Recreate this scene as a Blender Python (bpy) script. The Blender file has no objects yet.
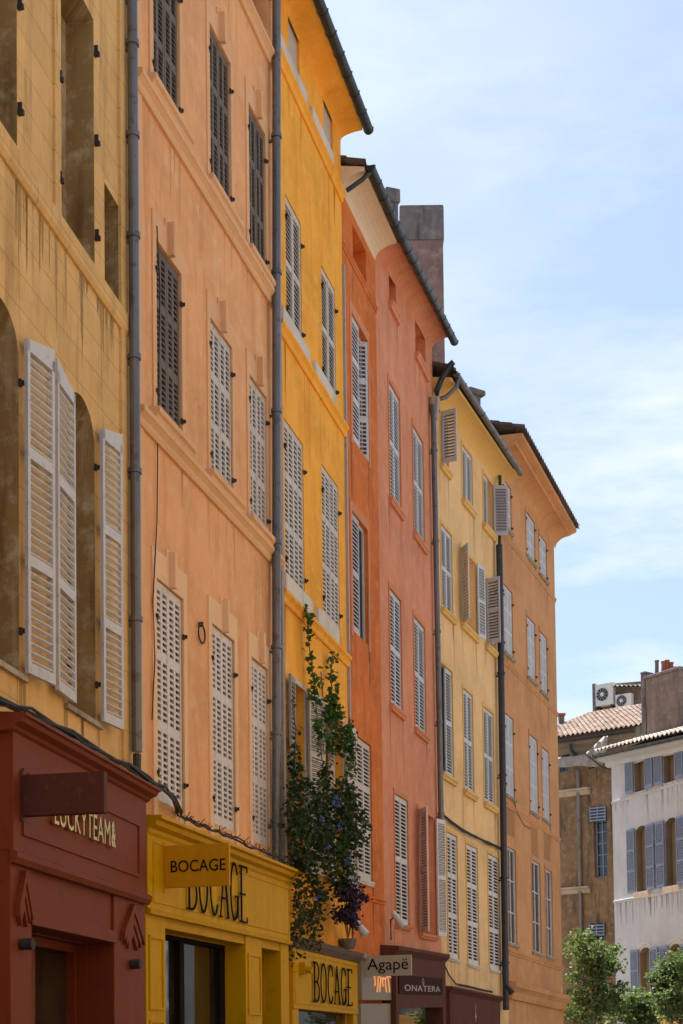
import bpy, bmesh, math, random
from mathutils import Vector
random.seed(7)
C = bpy.context.scene.collection
sc = bpy.context.scene
# ------------------------------------------------------------------ camera
W, H, F = 683, 1024, 1450.0
CX = 341.5
VX, VY = -50.0, -30000.0
HOR = 1048.0
CYP = HOR
for _ in range(6): CYP = HOR - F*F/(CYP - VY)
CAM = Vector((0, 0, 1.6))
def camray(x, y): return Vector(((x-CX)/F, (CYP-y)/F, -1.0))
Uc = camray(VX, VY).normalized()
fz = Vector((0, 0, -1)); Yc = (fz - Uc*fz.dot(Uc)).normalized(); Xc = Yc.cross(Uc)
def ray(x, y):
    c = camray(x, y); return Vector((c.dot(Xc), c.dot(Yc), c.dot(Uc)))
def proj(p):
    r = Vector(p)-CAM; c = Xc*r.x + Yc*r.y + Uc*r.z
    return CX + F*c.x/(-c.z), CYP - F*c.y/(-c.z)
def at(x, y, Y):
    r = ray(x, y); return CAM + r*(Y/r.y)
cam = bpy.data.cameras.new('camera'); co = bpy.data.objects.new('camera', cam); C.objects.link(co)
from mathutils import Matrix
co.matrix_world = Matrix.Translation(CAM) @ Matrix((Xc, Yc, Uc)).to_4x4()
cam.sensor_fit = 'HORIZONTAL'; cam.sensor_width = 36; cam.lens = 36*F/W
cam.shift_y = (CYP-H/2)/W; cam.clip_start = .1; cam.clip_end = 3000
sc.camera = co
# ------------------------------------------------------------------ materials
def nn(t, k, **kw):
    n = t.nodes.new(k)
    for a, b in kw.items(): setattr(n, a, b)
    return n
def mixc(t, f, a, b, blend='MIX'):
    m = nn(t, 'ShaderNodeMix', data_type='RGBA', blend_type=blend)
    for i, v in ((0, f), (6, a), (7, b)):
        if isinstance(v, (int, float)): m.inputs[i].default_value = v
        elif isinstance(v, tuple): m.inputs[i].default_value = (*v, 1)
        else: t.links.new(v, m.inputs[i])
    return m.outputs[2]
def noise(t, vec, scale, detail=4, rough=.6, sc3=None):
    if sc3:
        mp = nn(t, 'ShaderNodeMapping'); mp.inputs['Scale'].default_value = sc3
        t.links.new(vec, mp.inputs[0]); vec = mp.outputs[0]
    n = nn(t, 'ShaderNodeTexNoise'); n.inputs['Scale'].default_value = scale
    n.inputs['Detail'].default_value = detail; n.inputs['Roughness'].default_value = rough
    t.links.new(vec, n.inputs[0]); return n.outputs[0]
def ramp(t, v, a, b, lo=0., hi=1.):
    m = nn(t, 'ShaderNodeMapRange'); t.links.new(v, m.inputs[0])
    for i, x in enumerate((a, b, lo, hi)): m.inputs[i+1].default_value = x
    return m.outputs[0]
def base(name):
    m = bpy.data.materials.new(name); m.use_nodes = True; t = m.node_tree
    return m, t, t.nodes['Principled BSDF']
def setc(t, p, col):
    if isinstance(col, tuple): p.inputs['Base Color'].default_value = (*col, 1)
    else: t.links.new(col, p.inputs['Base Color'])
def bump(t, p, h, s, d=.02):
    b = nn(t, 'ShaderNodeBump'); b.inputs['Strength'].default_value = s; b.inputs['Distance'].default_value = d
    t.links.new(h, b.inputs['Height']); t.links.new(b.outputs[0], p.inputs['Normal'])
def mul(c, k): return tuple(min(1, x*k) for x in c)
def plaster(name, c, var=.25, streak=.35, dirt=(.12, .09, .06), light=None, groove=False, patch=.0, seed=0.):
    m, t, p = base(name)
    uv0 = nn(t, 'ShaderNodeUVMap').outputs[0]
    off = nn(t, 'ShaderNodeMapping'); off.inputs['Location'].default_value = (seed, seed*.7, 0)
    t.links.new(uv0, off.inputs[0]); uv = off.outputs[0]
    n1 = noise(t, uv, .55, 5, .65); n2 = noise(t, uv, 1.0, 5, .7, (2.6, .28, 1)); n3 = noise(t, uv, 28, 4, .7)
    n4 = noise(t, uv, 3.0, 6, .7)
    light = light or tuple(min(1, x*.75+.17) for x in c)
    col = mixc(t, ramp(t, n1, .42, .64, 0, min(1, var*1.9)), c, mul(c, .72))
    col = mixc(t, ramp(t, n4, .5, .68, 0, var*1.2), col, light)
    col = mixc(t, ramp(t, n2, .53, .70, 0, min(1, streak*1.1)), col, dirt)
    col = mixc(t, ramp(t, n2, .44, .30, 0, streak*.8), col, light)
    if patch: col = mixc(t, ramp(t, noise(t, uv, 1.3, 8, .75), .60, .66, 0, patch), col, light)
    col = mixc(t, ramp(t, n3, .3, .75, 0, .16), col, mul(c, .6))
    # hairline cracks, only here and there
    wob = nn(t, 'ShaderNodeVectorMath', operation='ADD'); sc_n = nn(t, 'ShaderNodeTexNoise'); sc_n.inputs['Scale'].default_value = 2.5; sc_n.inputs['Detail'].default_value = 5; t.links.new(uv, sc_n.inputs[0])
    mm = nn(t, 'ShaderNodeVectorMath', operation='SCALE'); t.links.new(sc_n.outputs['Color'], mm.inputs[0]); mm.inputs['Scale'].default_value = .9
    t.links.new(uv, wob.inputs[0]); t.links.new(mm.outputs[0], wob.inputs[1])
    vo = nn(t, 'ShaderNodeTexVoronoi', feature='DISTANCE_TO_EDGE'); vo.inputs['Scale'].default_value = .38; t.links.new(wob.outputs[0], vo.inputs['Vector'])
    ck = nn(t, 'ShaderNodeMath', operation='MULTIPLY'); t.links.new(ramp(t, vo.outputs['Distance'], .006, .001), ck.inputs[0]); t.links.new(ramp(t, noise(t, uv, .7, 3), .50, .62), ck.inputs[1])
    ck2 = nn(t, 'ShaderNodeMath', operation='MULTIPLY'); t.links.new(ck.outputs[0], ck2.inputs[0]); ck2.inputs[1].default_value = .28
    col = mixc(t, ck2.outputs[0], col, mul(c, .3))
    h = nn(t, 'ShaderNodeMath', operation='ADD'); t.links.new(n3, h.inputs[0]); t.links.new(n4, h.inputs[1]); h = h.outputs[0]
    if groove:
        br = nn(t, 'ShaderNodeTexBrick'); bw = nn(t, 'ShaderNodeVectorMath', operation='ADD'); bm_ = nn(t, 'ShaderNodeVectorMath', operation='SCALE'); bm_.inputs['Scale'].default_value = .03; t.links.new(sc_n.outputs['Color'], bm_.inputs[0]); t.links.new(uv0, bw.inputs[0]); t.links.new(bm_.outputs[0], bw.inputs[1]); t.links.new(bw.outputs[0], br.inputs[0])
        br.inputs['Scale'].default_value = 1; br.inputs['Mortar Size'].default_value = .006; br.inputs['Mortar Smooth'].default_value = .3
        br.inputs['Brick Width'].default_value = 60.; br.inputs['Row Height'].default_value = .36; br.inputs['Bias'].default_value = 0
        br.inputs['Color1'].default_value = (1, 1, 1, 1); br.inputs['Color2'].default_value = (.93, .93, .93, 1); br.inputs['Mortar'].default_value = (.6, .55, .47, 1)
        col = mixc(t, .9, col, br.outputs[0], 'MULTIPLY')
        dd = ramp(t, noise(t, uv0, 1.0, 6, .7, (7, .5, 1)), .57, .72, 0, .6)
        col = mixc(t, dd, col, mul(c, .3))
    setc(t, p, col); p.inputs['Roughness'].default_value = .92
    p.inputs['Specular IOR Level'].default_value = .1
    bump(t, p, h, .35, .02)
    return m
def paint(name, c, rough=.55, chip=.25, chipc=(.2, .17, .14), metal=0., scale=9., streak=.3, spec=.4):
    m, t, p = base(name)
    g = nn(t, 'ShaderNodeNewGeometry').outputs['Position']
    n1 = noise(t, g, scale, 6, .72); n2 = noise(t, g, 3, 4, .6, (2, 2, .3)); n3 = noise(t, g, 60, 3, .6)
    col = mixc(t, ramp(t, n2, .4, .75, 0, streak), c, mul(c, .62))
    col = mixc(t, ramp(t, n1, .56, .61, 0, chip), col, chipc)
    col = mixc(t, ramp(t, n3, .4, .8, 0, .15), col, mul(c, .5))
    setc(t, p, col); p.inputs['Roughness'].default_value = rough; p.inputs['Metallic'].default_value = metal
    p.inputs['Specular IOR Level'].default_value = spec
    bump(t, p, n1, .25, .006)
    return m
def tiles(name, c1, c2, c3):
    m, t, p = base(name)
    g = nn(t, 'ShaderNodeUVMap').outputs[0]
    v = nn(t, 'ShaderNodeTexVoronoi'); v.inputs['Scale'].default_value = 1
    mp = nn(t, 'ShaderNodeMapping'); mp.inputs['Scale'].default_value = (5, 2.9, 1); t.links.new(g, mp.inputs[0]); t.links.new(mp.outputs[0], v.inputs[0])
    sep = nn(t, 'ShaderNodeSeparateColor'); t.links.new(v.outputs['Color'], sep.inputs[0])
    col = mixc(t, sep.outputs[0], c1, c2); col = mixc(t, ramp(t, sep.outputs[1], .6, .75), col, c3)
    col = mixc(t, ramp(t, noise(t, g, 2.5, 6, .7), .5, .7, 0, .6), col, (.10, .09, .075))
    setc(t, p, col); p.inputs['Roughness'].default_value = .9
    return m
def glass(name, c=(.012, .014, .016), rough=.05):
    m, t, p = base(name); p.inputs['Roughness'].default_value = rough; p.inputs['Specular IOR Level'].default_value = .8
    g = nn(t, 'ShaderNodeNewGeometry').outputs['Position']
    setc(t, p, mixc(t, ramp(t, noise(t, g, 2.2, 3), .4, .7), c, mul(c, 2.2)))
    bump(t, p, noise(t, g, 1.5, 2), .06, .02)
    return m
def emis(name, c, s):
    m, t, p = base(name); setc(t, p, c); p.inputs['Emission Color'].default_value = (*c, 1); p.inputs['Emission Strength'].default_value = s; return m
def leafm(name, c, c2, tr=.25):
    m, t, p = base(name)
    g = nn(t, 'ShaderNodeNewGeometry')
    n = noise(t, g.outputs['Position'], 5, 3, .6)
    col = mixc(t, ramp(t, n, .35, .65), c, c2)
    col = mixc(t, ramp(t, noise(t, g.outputs['Position'], 30, 2), .3, .7, 0, .5), col, mul(c, .55))
    setc(t, p, col); p.inputs['Roughness'].default_value = .6; p.inputs['Specular IOR Level'].default_value = .3
    tb = nn(t, 'ShaderNodeBsdfTranslucent'); t.links.new(col, tb.inputs[0])
    ms = nn(t, 'ShaderNodeMixShader'); ms.inputs[0].default_value = tr
    t.links.new(p.outputs[0], ms.inputs[1]); t.links.new(tb.outputs[0], ms.inputs[2])
    t.links.new(ms.outputs[0], t.nodes['Material Output'].inputs[0])
    return m
M = {}
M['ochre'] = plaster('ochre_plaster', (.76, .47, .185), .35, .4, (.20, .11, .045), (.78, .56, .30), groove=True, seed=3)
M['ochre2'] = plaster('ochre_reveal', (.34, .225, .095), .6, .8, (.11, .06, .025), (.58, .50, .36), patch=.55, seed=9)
M['peach'] = plaster('peach_plaster', (.82, .41, .185), .36, .45, (.52, .20, .08), (.85, .56, .36), seed=5)
M['peach_trim'] = plaster('peach_trim', (.76, .44, .23), .15, .2, (.45, .22, .10), seed=6)
M['peach_pale'] = plaster('pale_peach_surround', (.82, .53, .31), .12, .15, (.5, .3, .15), seed=8)
M['yellow'] = plaster('yellow_plaster', (.93, .42, .055), .36, .45, (.62, .21, .02), (.95, .56, .16), seed=11)
M['orange'] = plaster('orange_plaster', (.66, .175, .04), .45, .5, (.36, .10, .03), (.70, .30, .13), patch=.3, seed=15)
M['salmon'] = plaster('salmon_plaster', (.70, .275, .145), .34, .45, (.48, .18, .10), (.72, .42, .31), seed=21)
M['salmon_trim'] = plaster('salmon_trim', (.66, .25, .12), .2, .2, (.4, .14, .06), seed=22)
M['cream'] = plaster('cream_yellow_plaster', (.82, .51, .235), .32, .4, (.52, .28, .11), (.86, .63, .38), seed=27)
M['cream_trim'] = plaster('cream_trim', (.74, .46, .15), .2, .2, (.5, .28, .09), seed=28)
M['apricot'] = plaster('apricot_plaster', (.62, .295, .13), .34, .45, (.34, .15, .055), (.66, .39, .22), seed=33)
for k_, c_ in (('ochre', (.50, .30, .11)), ('peach', (.66, .33, .155)), ('yellow', (.76, .31, .035)), ('orange', (.48, .135, .042)), ('salmon', (.55, .22, .125)), ('cream', (.64, .40, .165)), ('apricot', (.49, .215, .09)), ('white', (.31, .335, .34))):
    M[k_+'_streak'] = plaster(k_+'_rain_streak', c_, .4, .5, mul(c_, .55), seed=5)
M['sillband'] = plaster('dark_band_plaster', (.43, .205, .09), .25, .3, (.30, .13, .05), (.47, .27, .15), seed=33)  # darker apricot plaster for the bands below the sills
M['coving'] = plaster('cream_coving', (.72, .58, .42), .2, .2, (.4, .3, .2), seed=35)
M['blind'] = plaster('pale_blocked_opening', (.50, .44, .38), .3, .4, (.3, .22, .15), seed=36)
M['paleopp'] = plaster('pale_cream_plaster', (.80, .68, .50), .15, .15, (.5, .4, .3), seed=71)
M['white'] = plaster('white_plaster', (.47, .515, .545), .25, .35, (.25, .26, .27), (.50, .54, .56), seed=41)
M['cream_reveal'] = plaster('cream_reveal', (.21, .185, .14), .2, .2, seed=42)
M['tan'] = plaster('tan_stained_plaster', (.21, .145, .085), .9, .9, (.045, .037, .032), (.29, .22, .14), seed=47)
M['stone'] = plaster('stained_stone', (.42, .36, .28), .5, .6, (.07, .055, .05), seed=51)
M['darkstone'] = plaster('dark_stained_render', (.19, .15, .125), .6, .8, (.035, .03, .03), (.28, .24, .20), seed=61)
M['chimney'] = plaster('chimney_render', (.25, .175, .15), .7, .9, (.05, .04, .045), (.36, .26, .225), seed=55, patch=.8)
M['soot'] = plaster('sooty_render', (.17, .15, .15), .5, .8, (.03, .03, .035), seed=57)
M['whitesill'] = plaster('white_sill_paint', (.66, .60, .52), .4, .45, (.35, .26, .17), patch=.3, seed=58)
M['shut'] = paint('white_shutter_paint', (.56, .555, .57), .6, .4, (.28, .25, .23), streak=.35)
M['shutpink'] = paint('warm_white_shutter_paint', (.66, .59, .55), .6, .35, (.30, .24, .2), streak=.3)
M['shutold'] = paint('weathered_shutter_paint', (.15, .118, .095), .8, .75, (.08, .06, .05), scale=14)
M['shutyel'] = paint('grey_beige_shutter_paint', (.56, .51, .46), .65, .5, (.25, .2, .15))
M['shutlil'] = paint('lilac_grey_shutter_paint', (.46, .44, .47), .6, .35, (.25, .23, .22))
M['shutblue'] = paint('blue_grey_shutter_paint', (.17, .235, .35), .6, .2, (.4, .42, .45))
M['slat'] = paint('gap_shade_slat_wood', (.045, .036, .03), .9, .3, (.09, .07, .06), spec=.1)  # shade of louvre and blind gaps put into the slat colour
M['oldwood'] = paint('bare_grey_wood', (.33, .29, .27), .85, .6, (.14, .12, .10), scale=16)
M['zinc'] = paint('zinc', (.17, .165, .165), .38, .7, (.085, .07, .06), .5, 5, .8, .5)
M['zinclight'] = paint('pale_zinc', (.40, .39, .38), .5, .5, (.2, .17, .15), .4, 5, .6, .5)
M['gutter'] = paint('dark_gutter_metal', (.028, .032, .034), .38, .5, (.06, .065, .065), .4, 6, .5, .5)
M['pipeblack'] = paint('dark_pipe_paint', (.035, .034, .04), .45, .3, (.14, .11, .1), .2, 7)
M['iron'] = paint('rusty_iron', (.03, .024, .022), .7, .4, (.10, .05, .03))
M['cable'] = paint('black_rubber', (.018, .018, .02), .6, .1)
M['pane'] = glass('dark_window_glass'); M['shopglass'] = glass('shop_window_glass', (.02, .016, .01), .02)
M['dark'] = paint('dark_interior', (.02, .017, .015), .9, 0)
M['red'] = paint('oxblood_shop_paint', (.185, .034, .008), .6, .25, (.09, .02, .008), scale=4, streak=.35, spec=.25)
M['redsign'] = paint('dull_red_sign_paint', (.075, .014, .007), .7, .1, (.3, .15, .1), scale=12)
M['shopyel'] = paint('mustard_shop_paint', (.58, .32, .0), .6, .25, (.25, .16, .02), scale=5, streak=.4, spec=.12)
M['signor'] = paint('amber_sign_panel', (.60, .28, .003), .6, .02, spec=.15)
M['brown'] = paint('brown_shop_paint', (.115, .042, .025), .7, .1, scale=5, spec=.1)
M['darkbrown'] = paint('dark_brown_sign', (.04, .011, .006), .7, .05, spec=.08)
M['woodfas'] = paint('weathered_fascia_board', (.13, .09, .065), .8, .5, (.05, .04, .03))
M['greige'] = paint('grey_beige_shop_panel', (.28, .235, .19), .6, .1)
M['signgrey'] = paint('grey_sign_panel', (.42, .37, .29), .6, .03)
M['black'] = paint('black_letter_paint', (.012, .011, .010), .8, 0, spec=.05)
M['gold'] = paint('gold_letter_metal', (.75, .52, .20), .3, .1, (.4, .25, .1), .9)
M['pink'] = paint('pale_letter_paint', (.50, .36, .32), .6, 0)
M['glow'] = emis('lit_gold_letters', (.75, .30, .09), .22)
M['acwhite'] = paint('white_metal_casing', (.62, .62, .60), .5, .1)
M['pot'] = paint('terracotta', (.28, .09, .05), .85, .3, (.1, .05, .04))
M['roof'] = tiles('canal_roof_tiles', (.27, .18, .135), (.38, .29, .235), (.17, .12, .095))
M['roofold'] = tiles('old_grey_roof_tiles', (.34, .29, .25), (.46, .42, .38), (.22, .18, .16))
M['roofdark'] = tiles('mossy_dark_roof_tiles', (.11, .08, .07), (.16, .12, .10), (.07, .06, .055))
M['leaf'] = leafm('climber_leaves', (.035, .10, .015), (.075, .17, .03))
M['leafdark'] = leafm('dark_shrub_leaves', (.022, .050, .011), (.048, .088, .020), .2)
M['leafpurple'] = leafm('purple_leaves', (.045, .018, .05), (.03, .02, .07), .15)
M['flower'] = leafm('blue_petals', (.10, .12, .42), (.16, .18, .55), .3)
M['treeleaf'] = leafm('plane_tree_leaves', (.07, .12, .03), (.16, .23, .07), .4)
M['bark'] = paint('bark', (.16, .13, .10), .9, .4)
M['net'] = leafm('pale_netting', (.36, .35, .32), (.46, .45, .42), .3)
def paving():
    m, t, p = base('stone_paving'); g = nn(t, 'ShaderNodeNewGeometry').outputs['Position']
    br = nn(t, 'ShaderNodeTexBrick'); t.links.new(g, br.inputs[0]); br.inputs['Scale'].default_value = 1
    br.inputs['Brick Width'].default_value = .6; br.inputs['Row Height'].default_value = .4; br.inputs['Mortar Size'].default_value = .008
    br.inputs['Color1'].default_value = (.17, .15, .13, 1); br.inputs['Color2'].default_value = (.13, .115, .10, 1); br.inputs['Mortar'].default_value = (.15, .13, .11, 1)
    setc(t, p, mixc(t, ramp(t, noise(t, g, 1.1, 6), .4, .7, 0, .5), br.outputs[0], (.09, .08, .07))); p.inputs['Roughness'].default_value = .8
    return m
M['paving'] = paving()
# ------------------------------------------------------------------ mesh builder
class MB:
    def __init__(s): s.v = []; s.f = []; s.uv = []
    def face(s, pts, uvs=None):
        i = len(s.v); s.v += [Vector(p) for p in pts]; s.f.append(list(range(i, i+len(pts))))
        s.uv.append(uvs or [(p[0], p[2]) for p in pts])
    def hexa(s, c):   # 8 corners: 0-3 back ring, 4-7 front ring
        i = len(s.v); s.v += [Vector(p) for p in c]
        for q in ((0, 3, 2, 1), (4, 5, 6, 7), (0, 1, 5, 4), (1, 2, 6, 5), (2, 3, 7, 6), (3, 0, 4, 7)):
            s.f.append([i+k for k in q]); s.uv.append([(c[k][0]+c[k][1], c[k][2]) for k in q])
    def abox(s, a, b):
        x0, y0, z0 = a; x1, y1, z1 = b
        s.hexa([(x0, y0, z0), (x1, y0, z0), (x1, y0, z1), (x0, y0, z1), (x0, y1, z0), (x1, y1, z0), (x1, y1, z1), (x0, y1, z1)])
    def tube(s, pts, r, n=8, cap=True):
        pts = [Vector(p) for p in pts]; rings = []
        for k, p in enumerate(pts):
            d = (pts[min(k+1, len(pts)-1)]-pts[max(k-1, 0)]).normalized()
            a = d.cross(Vector((0, 0, 1)));
            if a.length < .05: a = d.cross(Vector((1, 0, 0)))
            a.normalize(); b = d.cross(a); rr = r[k] if isinstance(r, (list, tuple)) else r
            i = len(s.v); rings.append(i)
            for j in range(n):
                t = 2*math.pi*j/n; s.v.append(p+a*math.cos(t)*rr+b*math.sin(t)*rr)
        for k in range(len(rings)-1):
            for j in range(n):
                q = [rings[k]+j, rings[k]+(j+1) % n, rings[k+1]+(j+1) % n, rings[k+1]+j]
                s.f.append(q); s.uv.append([(s.v[t][0]+s.v[t][1], s.v[t][2]) for t in q])
        if cap:
            for i in (rings[0], rings[-1]):
                q = list(range(i, i+n)); s.f.append(q); s.uv.append([(0, 0)]*n)
    def build(s, name, mat, parent=None, off=None, smooth=False, recalc=True, bevel=0):
        me = bpy.data.meshes.new(name)
        o_ = Vector(off) if off is not None else Vector((0, 0, 0))
        me.from_pydata([v-o_ for v in s.v], [], s.f)
        uvl = me.uv_layers.new(name='UVMap'); k = 0
        for u in s.uv:
            for c in u: uvl.data[k].uv = c; k += 1
        if recalc:
            bm = bmesh.new(); bm.from_mesh(me); bmesh.ops.remove_doubles(bm, verts=bm.verts, dist=1e-5) if smooth else None
            bmesh.ops.recalc_face_normals(bm, faces=bm.faces); bm.to_mesh(me); bm.free()
        if smooth:
            for p in me.polygons: p.use_smooth = True
        me.materials.append(M[mat] if isinstance(mat, str) else mat)
        ob = bpy.data.objects.new(name, me); C.objects.link(ob)
        if parent is not None: ob.parent = parent
        elif off is not None: ob.location = o_
        if bevel:
            b = ob.modifiers.new('bevel', 'BEVEL'); b.width = bevel; b.segments = 2; b.limit_method = 'ANGLE'
        return ob
def tag(o, label, cat, group=None):
    o['label'] = label; o['category'] = cat
    if group: o['group'] = group
    return o
def empty(name, loc, label, cat, group=None):
    o = bpy.data.objects.new(name, None); C.objects.link(o); o.location = loc; return tag(o, label, cat, group)
# ------------------------------------------------------------------ facade frame
class Fac:
    def __init__(s, O, vp, back=False):
        r = ray(*vp); h = math.hypot(r.x, r.y); k = -1 if back else 1
        s.d = Vector((k*r.x/h, k*r.y/h, 0)); s.s = k*r.z/h; s.n = Vector((s.d.y, -s.d.x, 0)); s.O = Vector((O[0], O[1], 0))
        s.windows = []; s.holes = []; s.stains = []
    def L(s, u, v, w): return s.d*u + s.n*w + Vector((0, 0, v+s.s*u))      # local to the building's origin
    def P(s, u, v, w): return s.O + s.L(u, v, w)
    def U(s, x, y, w=0.):
        r = ray(x, y); q = s.O + s.n*w
        t = (q-CAM).dot(s.n)/r.dot(s.n); p = CAM + r*t
        u = (p-s.O).dot(s.d); return u, p.z - s.s*u
    def Uv(s, x, y, w=0.): return s.U(x, y, w)[1]
    def box(s, mb, u0, u1, v0, v1, w0, w1):
        mb.hexa([s.L(u0, v0, w0), s.L(u1, v0, w0), s.L(u1, v1, w0), s.L(u0, v1, w0), s.L(u0, v0, w1), s.L(u1, v0, w1), s.L(u1, v1, w1), s.L(u0, v1, w1)])
    def prof(s, mb, pr, u0, u1, vL=0, vR=0, n=1):     # (w,v) outline swept along u
        m = len(pr); st = []
        for k in range(n+1):
            f = k/n; st.append([s.L(u0+(u1-u0)*f, v+vL+(vR-vL)*f, w) for w, v in pr])
        for k in range(n):
            for j in range(m):
                a, b, c, d = st[k][j], st[k+1][j], st[k+1][(j+1) % m], st[k][(j+1) % m]
                ua, ub = u0+(u1-u0)*k/n, u0+(u1-u0)*(k+1)/n
                va, vb = pr[j][1]+pr[j][0]+vL, pr[(j+1) % m][1]+pr[(j+1) % m][0]+vL
                mb.face((a, b, c, d), [(ua, va), (ub, va), (ub, vb), (ua, vb)])
        mb.face(st[0], [(w, v) for w, v in pr]); mb.face(st[-1], [(w, v) for w, v in pr])
def corner(F_, x, y=600):
    u, v = F_.U(x, y); return F_.P(u, 0, 0)
# chain of house fronts down the left side of the street
p2 = at(133, 600, 17.4)
VPS = {1: (620, 1053), 2: (722, 1040), 3: (726, 1050), 4: (732, 1003), 5: (930, 1085), 6: (935, 1092)}
f1 = Fac(p2, VPS[1]); p1 = corner(f1, 0); f1 = Fac(p1, VPS[1]); f1.len = f1.U(133, 600)[0]
f2 = Fac(p2, VPS[2]); f2.len = f2.U(280.5, 600)[0]
f3 = Fac(corner(f2, 280.5), VPS[3]); f3.len = f3.U(346.5, 600)[0]
f4 = Fac(corner(f3, 346.5), VPS[4]); f4.len = f4.U(380, 600)[0]
f5 = Fac(corner(f4, 380), VPS[4]); f5.len = f5.U(436, 600)[0]
f6 = Fac(corner(f5, 436), VPS[5]); f6.len = f6.U(501.5, 600)[0]
f7 = Fac(corner(f6, 501.5), VPS[6]); f7.len = f7.U(555, 600)[0]
# ------------------------------------------------------------------ building pieces
def wall(f, root, mat, u0, u1, v1a, v1b, holes, depth=9., ridge=0., name='wall', label=None, v0=-.8, sides=(1, 1), rmat=None):
    mb = MB()
    us = sorted({u0, u1, *[h[i] for h in holes for i in (0, 1)]}); us = [u for u in us if u0 <= u <= u1]
    # split long spans so the wall has a fair grid
    vs = sorted({v0, *[h[i] for h in holes for i in (2, 3)]}); vtop = min(v1a, v1b)
    vs = [v for v in vs if v0 <= v < vtop-1e-4] + [vtop]
    q = lambda pts: mb.face([f.L(u, v, w) for u, v, w in pts], [(u+w, v) for u, v, w in pts])
    for i in range(len(us)-1):
        for j in range(len(vs)-1):
            uc, vc = (us[i]+us[i+1])/2, (vs[j]+vs[j+1])/2
            if any(h[0] < uc < h[1] and h[2] < vc < h[3] for h in holes): continue
            q([(us[i], vs[j], 0), (us[i+1], vs[j], 0), (us[i+1], vs[j+1], 0), (us[i], vs[j+1], 0)])
    if abs(v1a-v1b) > 1e-3: q([(u0, vtop, 0), (u1, vtop, 0), (u1, v1b, 0), (u0, v1a, 0)])
    ns0 = len(mb.f)
    for (u, v, l, wd_) in f.stains:
        if not (u0+.1 < u < u1-.1): continue
        u2 = u+wd_
        for h in holes:      # do not run across an opening
            if h[0]-.02 < u2 and u < h[1]+.02 and h[3] < v-.02 and v-l < h[3]+.02: l = v-h[3]-.03
        if l < .12: continue
        n_ = 4; j0 = 0
        for i_ in range(n_):
            t0, t1 = i_/n_, (i_+1)/n_; a0_, a1_ = wd_*(1-t0)**.7, wd_*(1-t1)**.7+.004; c0 = u+wd_/2
            q([(c0-a1_/2, v-l*t1, .0025), (c0+a1_/2, v-l*t1, .0025), (c0+a0_/2, v-l*t0, .0025), (c0-a0_/2, v-l*t0, .0025)])
    ns1 = len(mb.f)
    nf0 = len(mb.f)
    for h in holes:
        a, b, c, d, dp = h[:5]; rise = h[5] if len(h) > 5 else 0
        q([(a, c, 0), (a, c, -dp), (a, d-rise, -dp), (a, d-rise, 0)]); q([(b, c, 0), (b, d-rise, 0), (b, d-rise, -dp), (b, c, -dp)])
        q([(a, c, 0), (b, c, 0), (b, c, -dp), (a, c, -dp)])
        if not rise: q([(a, d, 0), (a, d, -dp), (b, d, -dp), (b, d, 0)])
        else:
            N = 12; hw = (b-a)/2; R = (hw*hw+rise*rise)/(2*rise); cy = d-R
            arc = []
            for k in range(N+1):
                uu = a+(b-a)*k/N; arc.append((uu, cy+math.sqrt(max(0, R*R-(uu-(a+b)/2)**2))))
            for k in range(N):
                (ua, va), (ub, vb) = arc[k], arc[k+1]
                if d-va > 1e-4 or d-vb > 1e-4: q([(ua, va, 0), (ub, vb, 0), (ub, d, 0), (ua, d, 0)])
                q([(ua, va, 0), (ua, va, -dp), (ub, vb, -dp), (ub, vb, 0)])
    nf1 = len(mb.f); e = .012
    for sd, u, vt in ((0, u0+e, v1a), (1, u1-e, v1b)):
        if sides[sd]: q([(u, v0, 0), (u, v0, -depth), (u, vt, -depth), (u, vt+ridge, -depth/2), (u, vt, 0)])
    q([(u0, v0, -depth), (u1, v0, -depth), (u1, v1b, -depth), (u0, v1a, -depth)])
    o = mb.build(name, mat, root, recalc=False)
    if ns1 > ns0 and mat+'_streak' in M:
        o.data.materials.append(M[mat+'_streak'])
        for i in range(ns0, ns1): o.data.polygons[i].material_index = 1
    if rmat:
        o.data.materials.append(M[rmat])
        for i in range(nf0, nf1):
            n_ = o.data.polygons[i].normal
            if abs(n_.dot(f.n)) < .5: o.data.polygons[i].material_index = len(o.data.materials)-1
    if label: o['label'] = label
    return o
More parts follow.
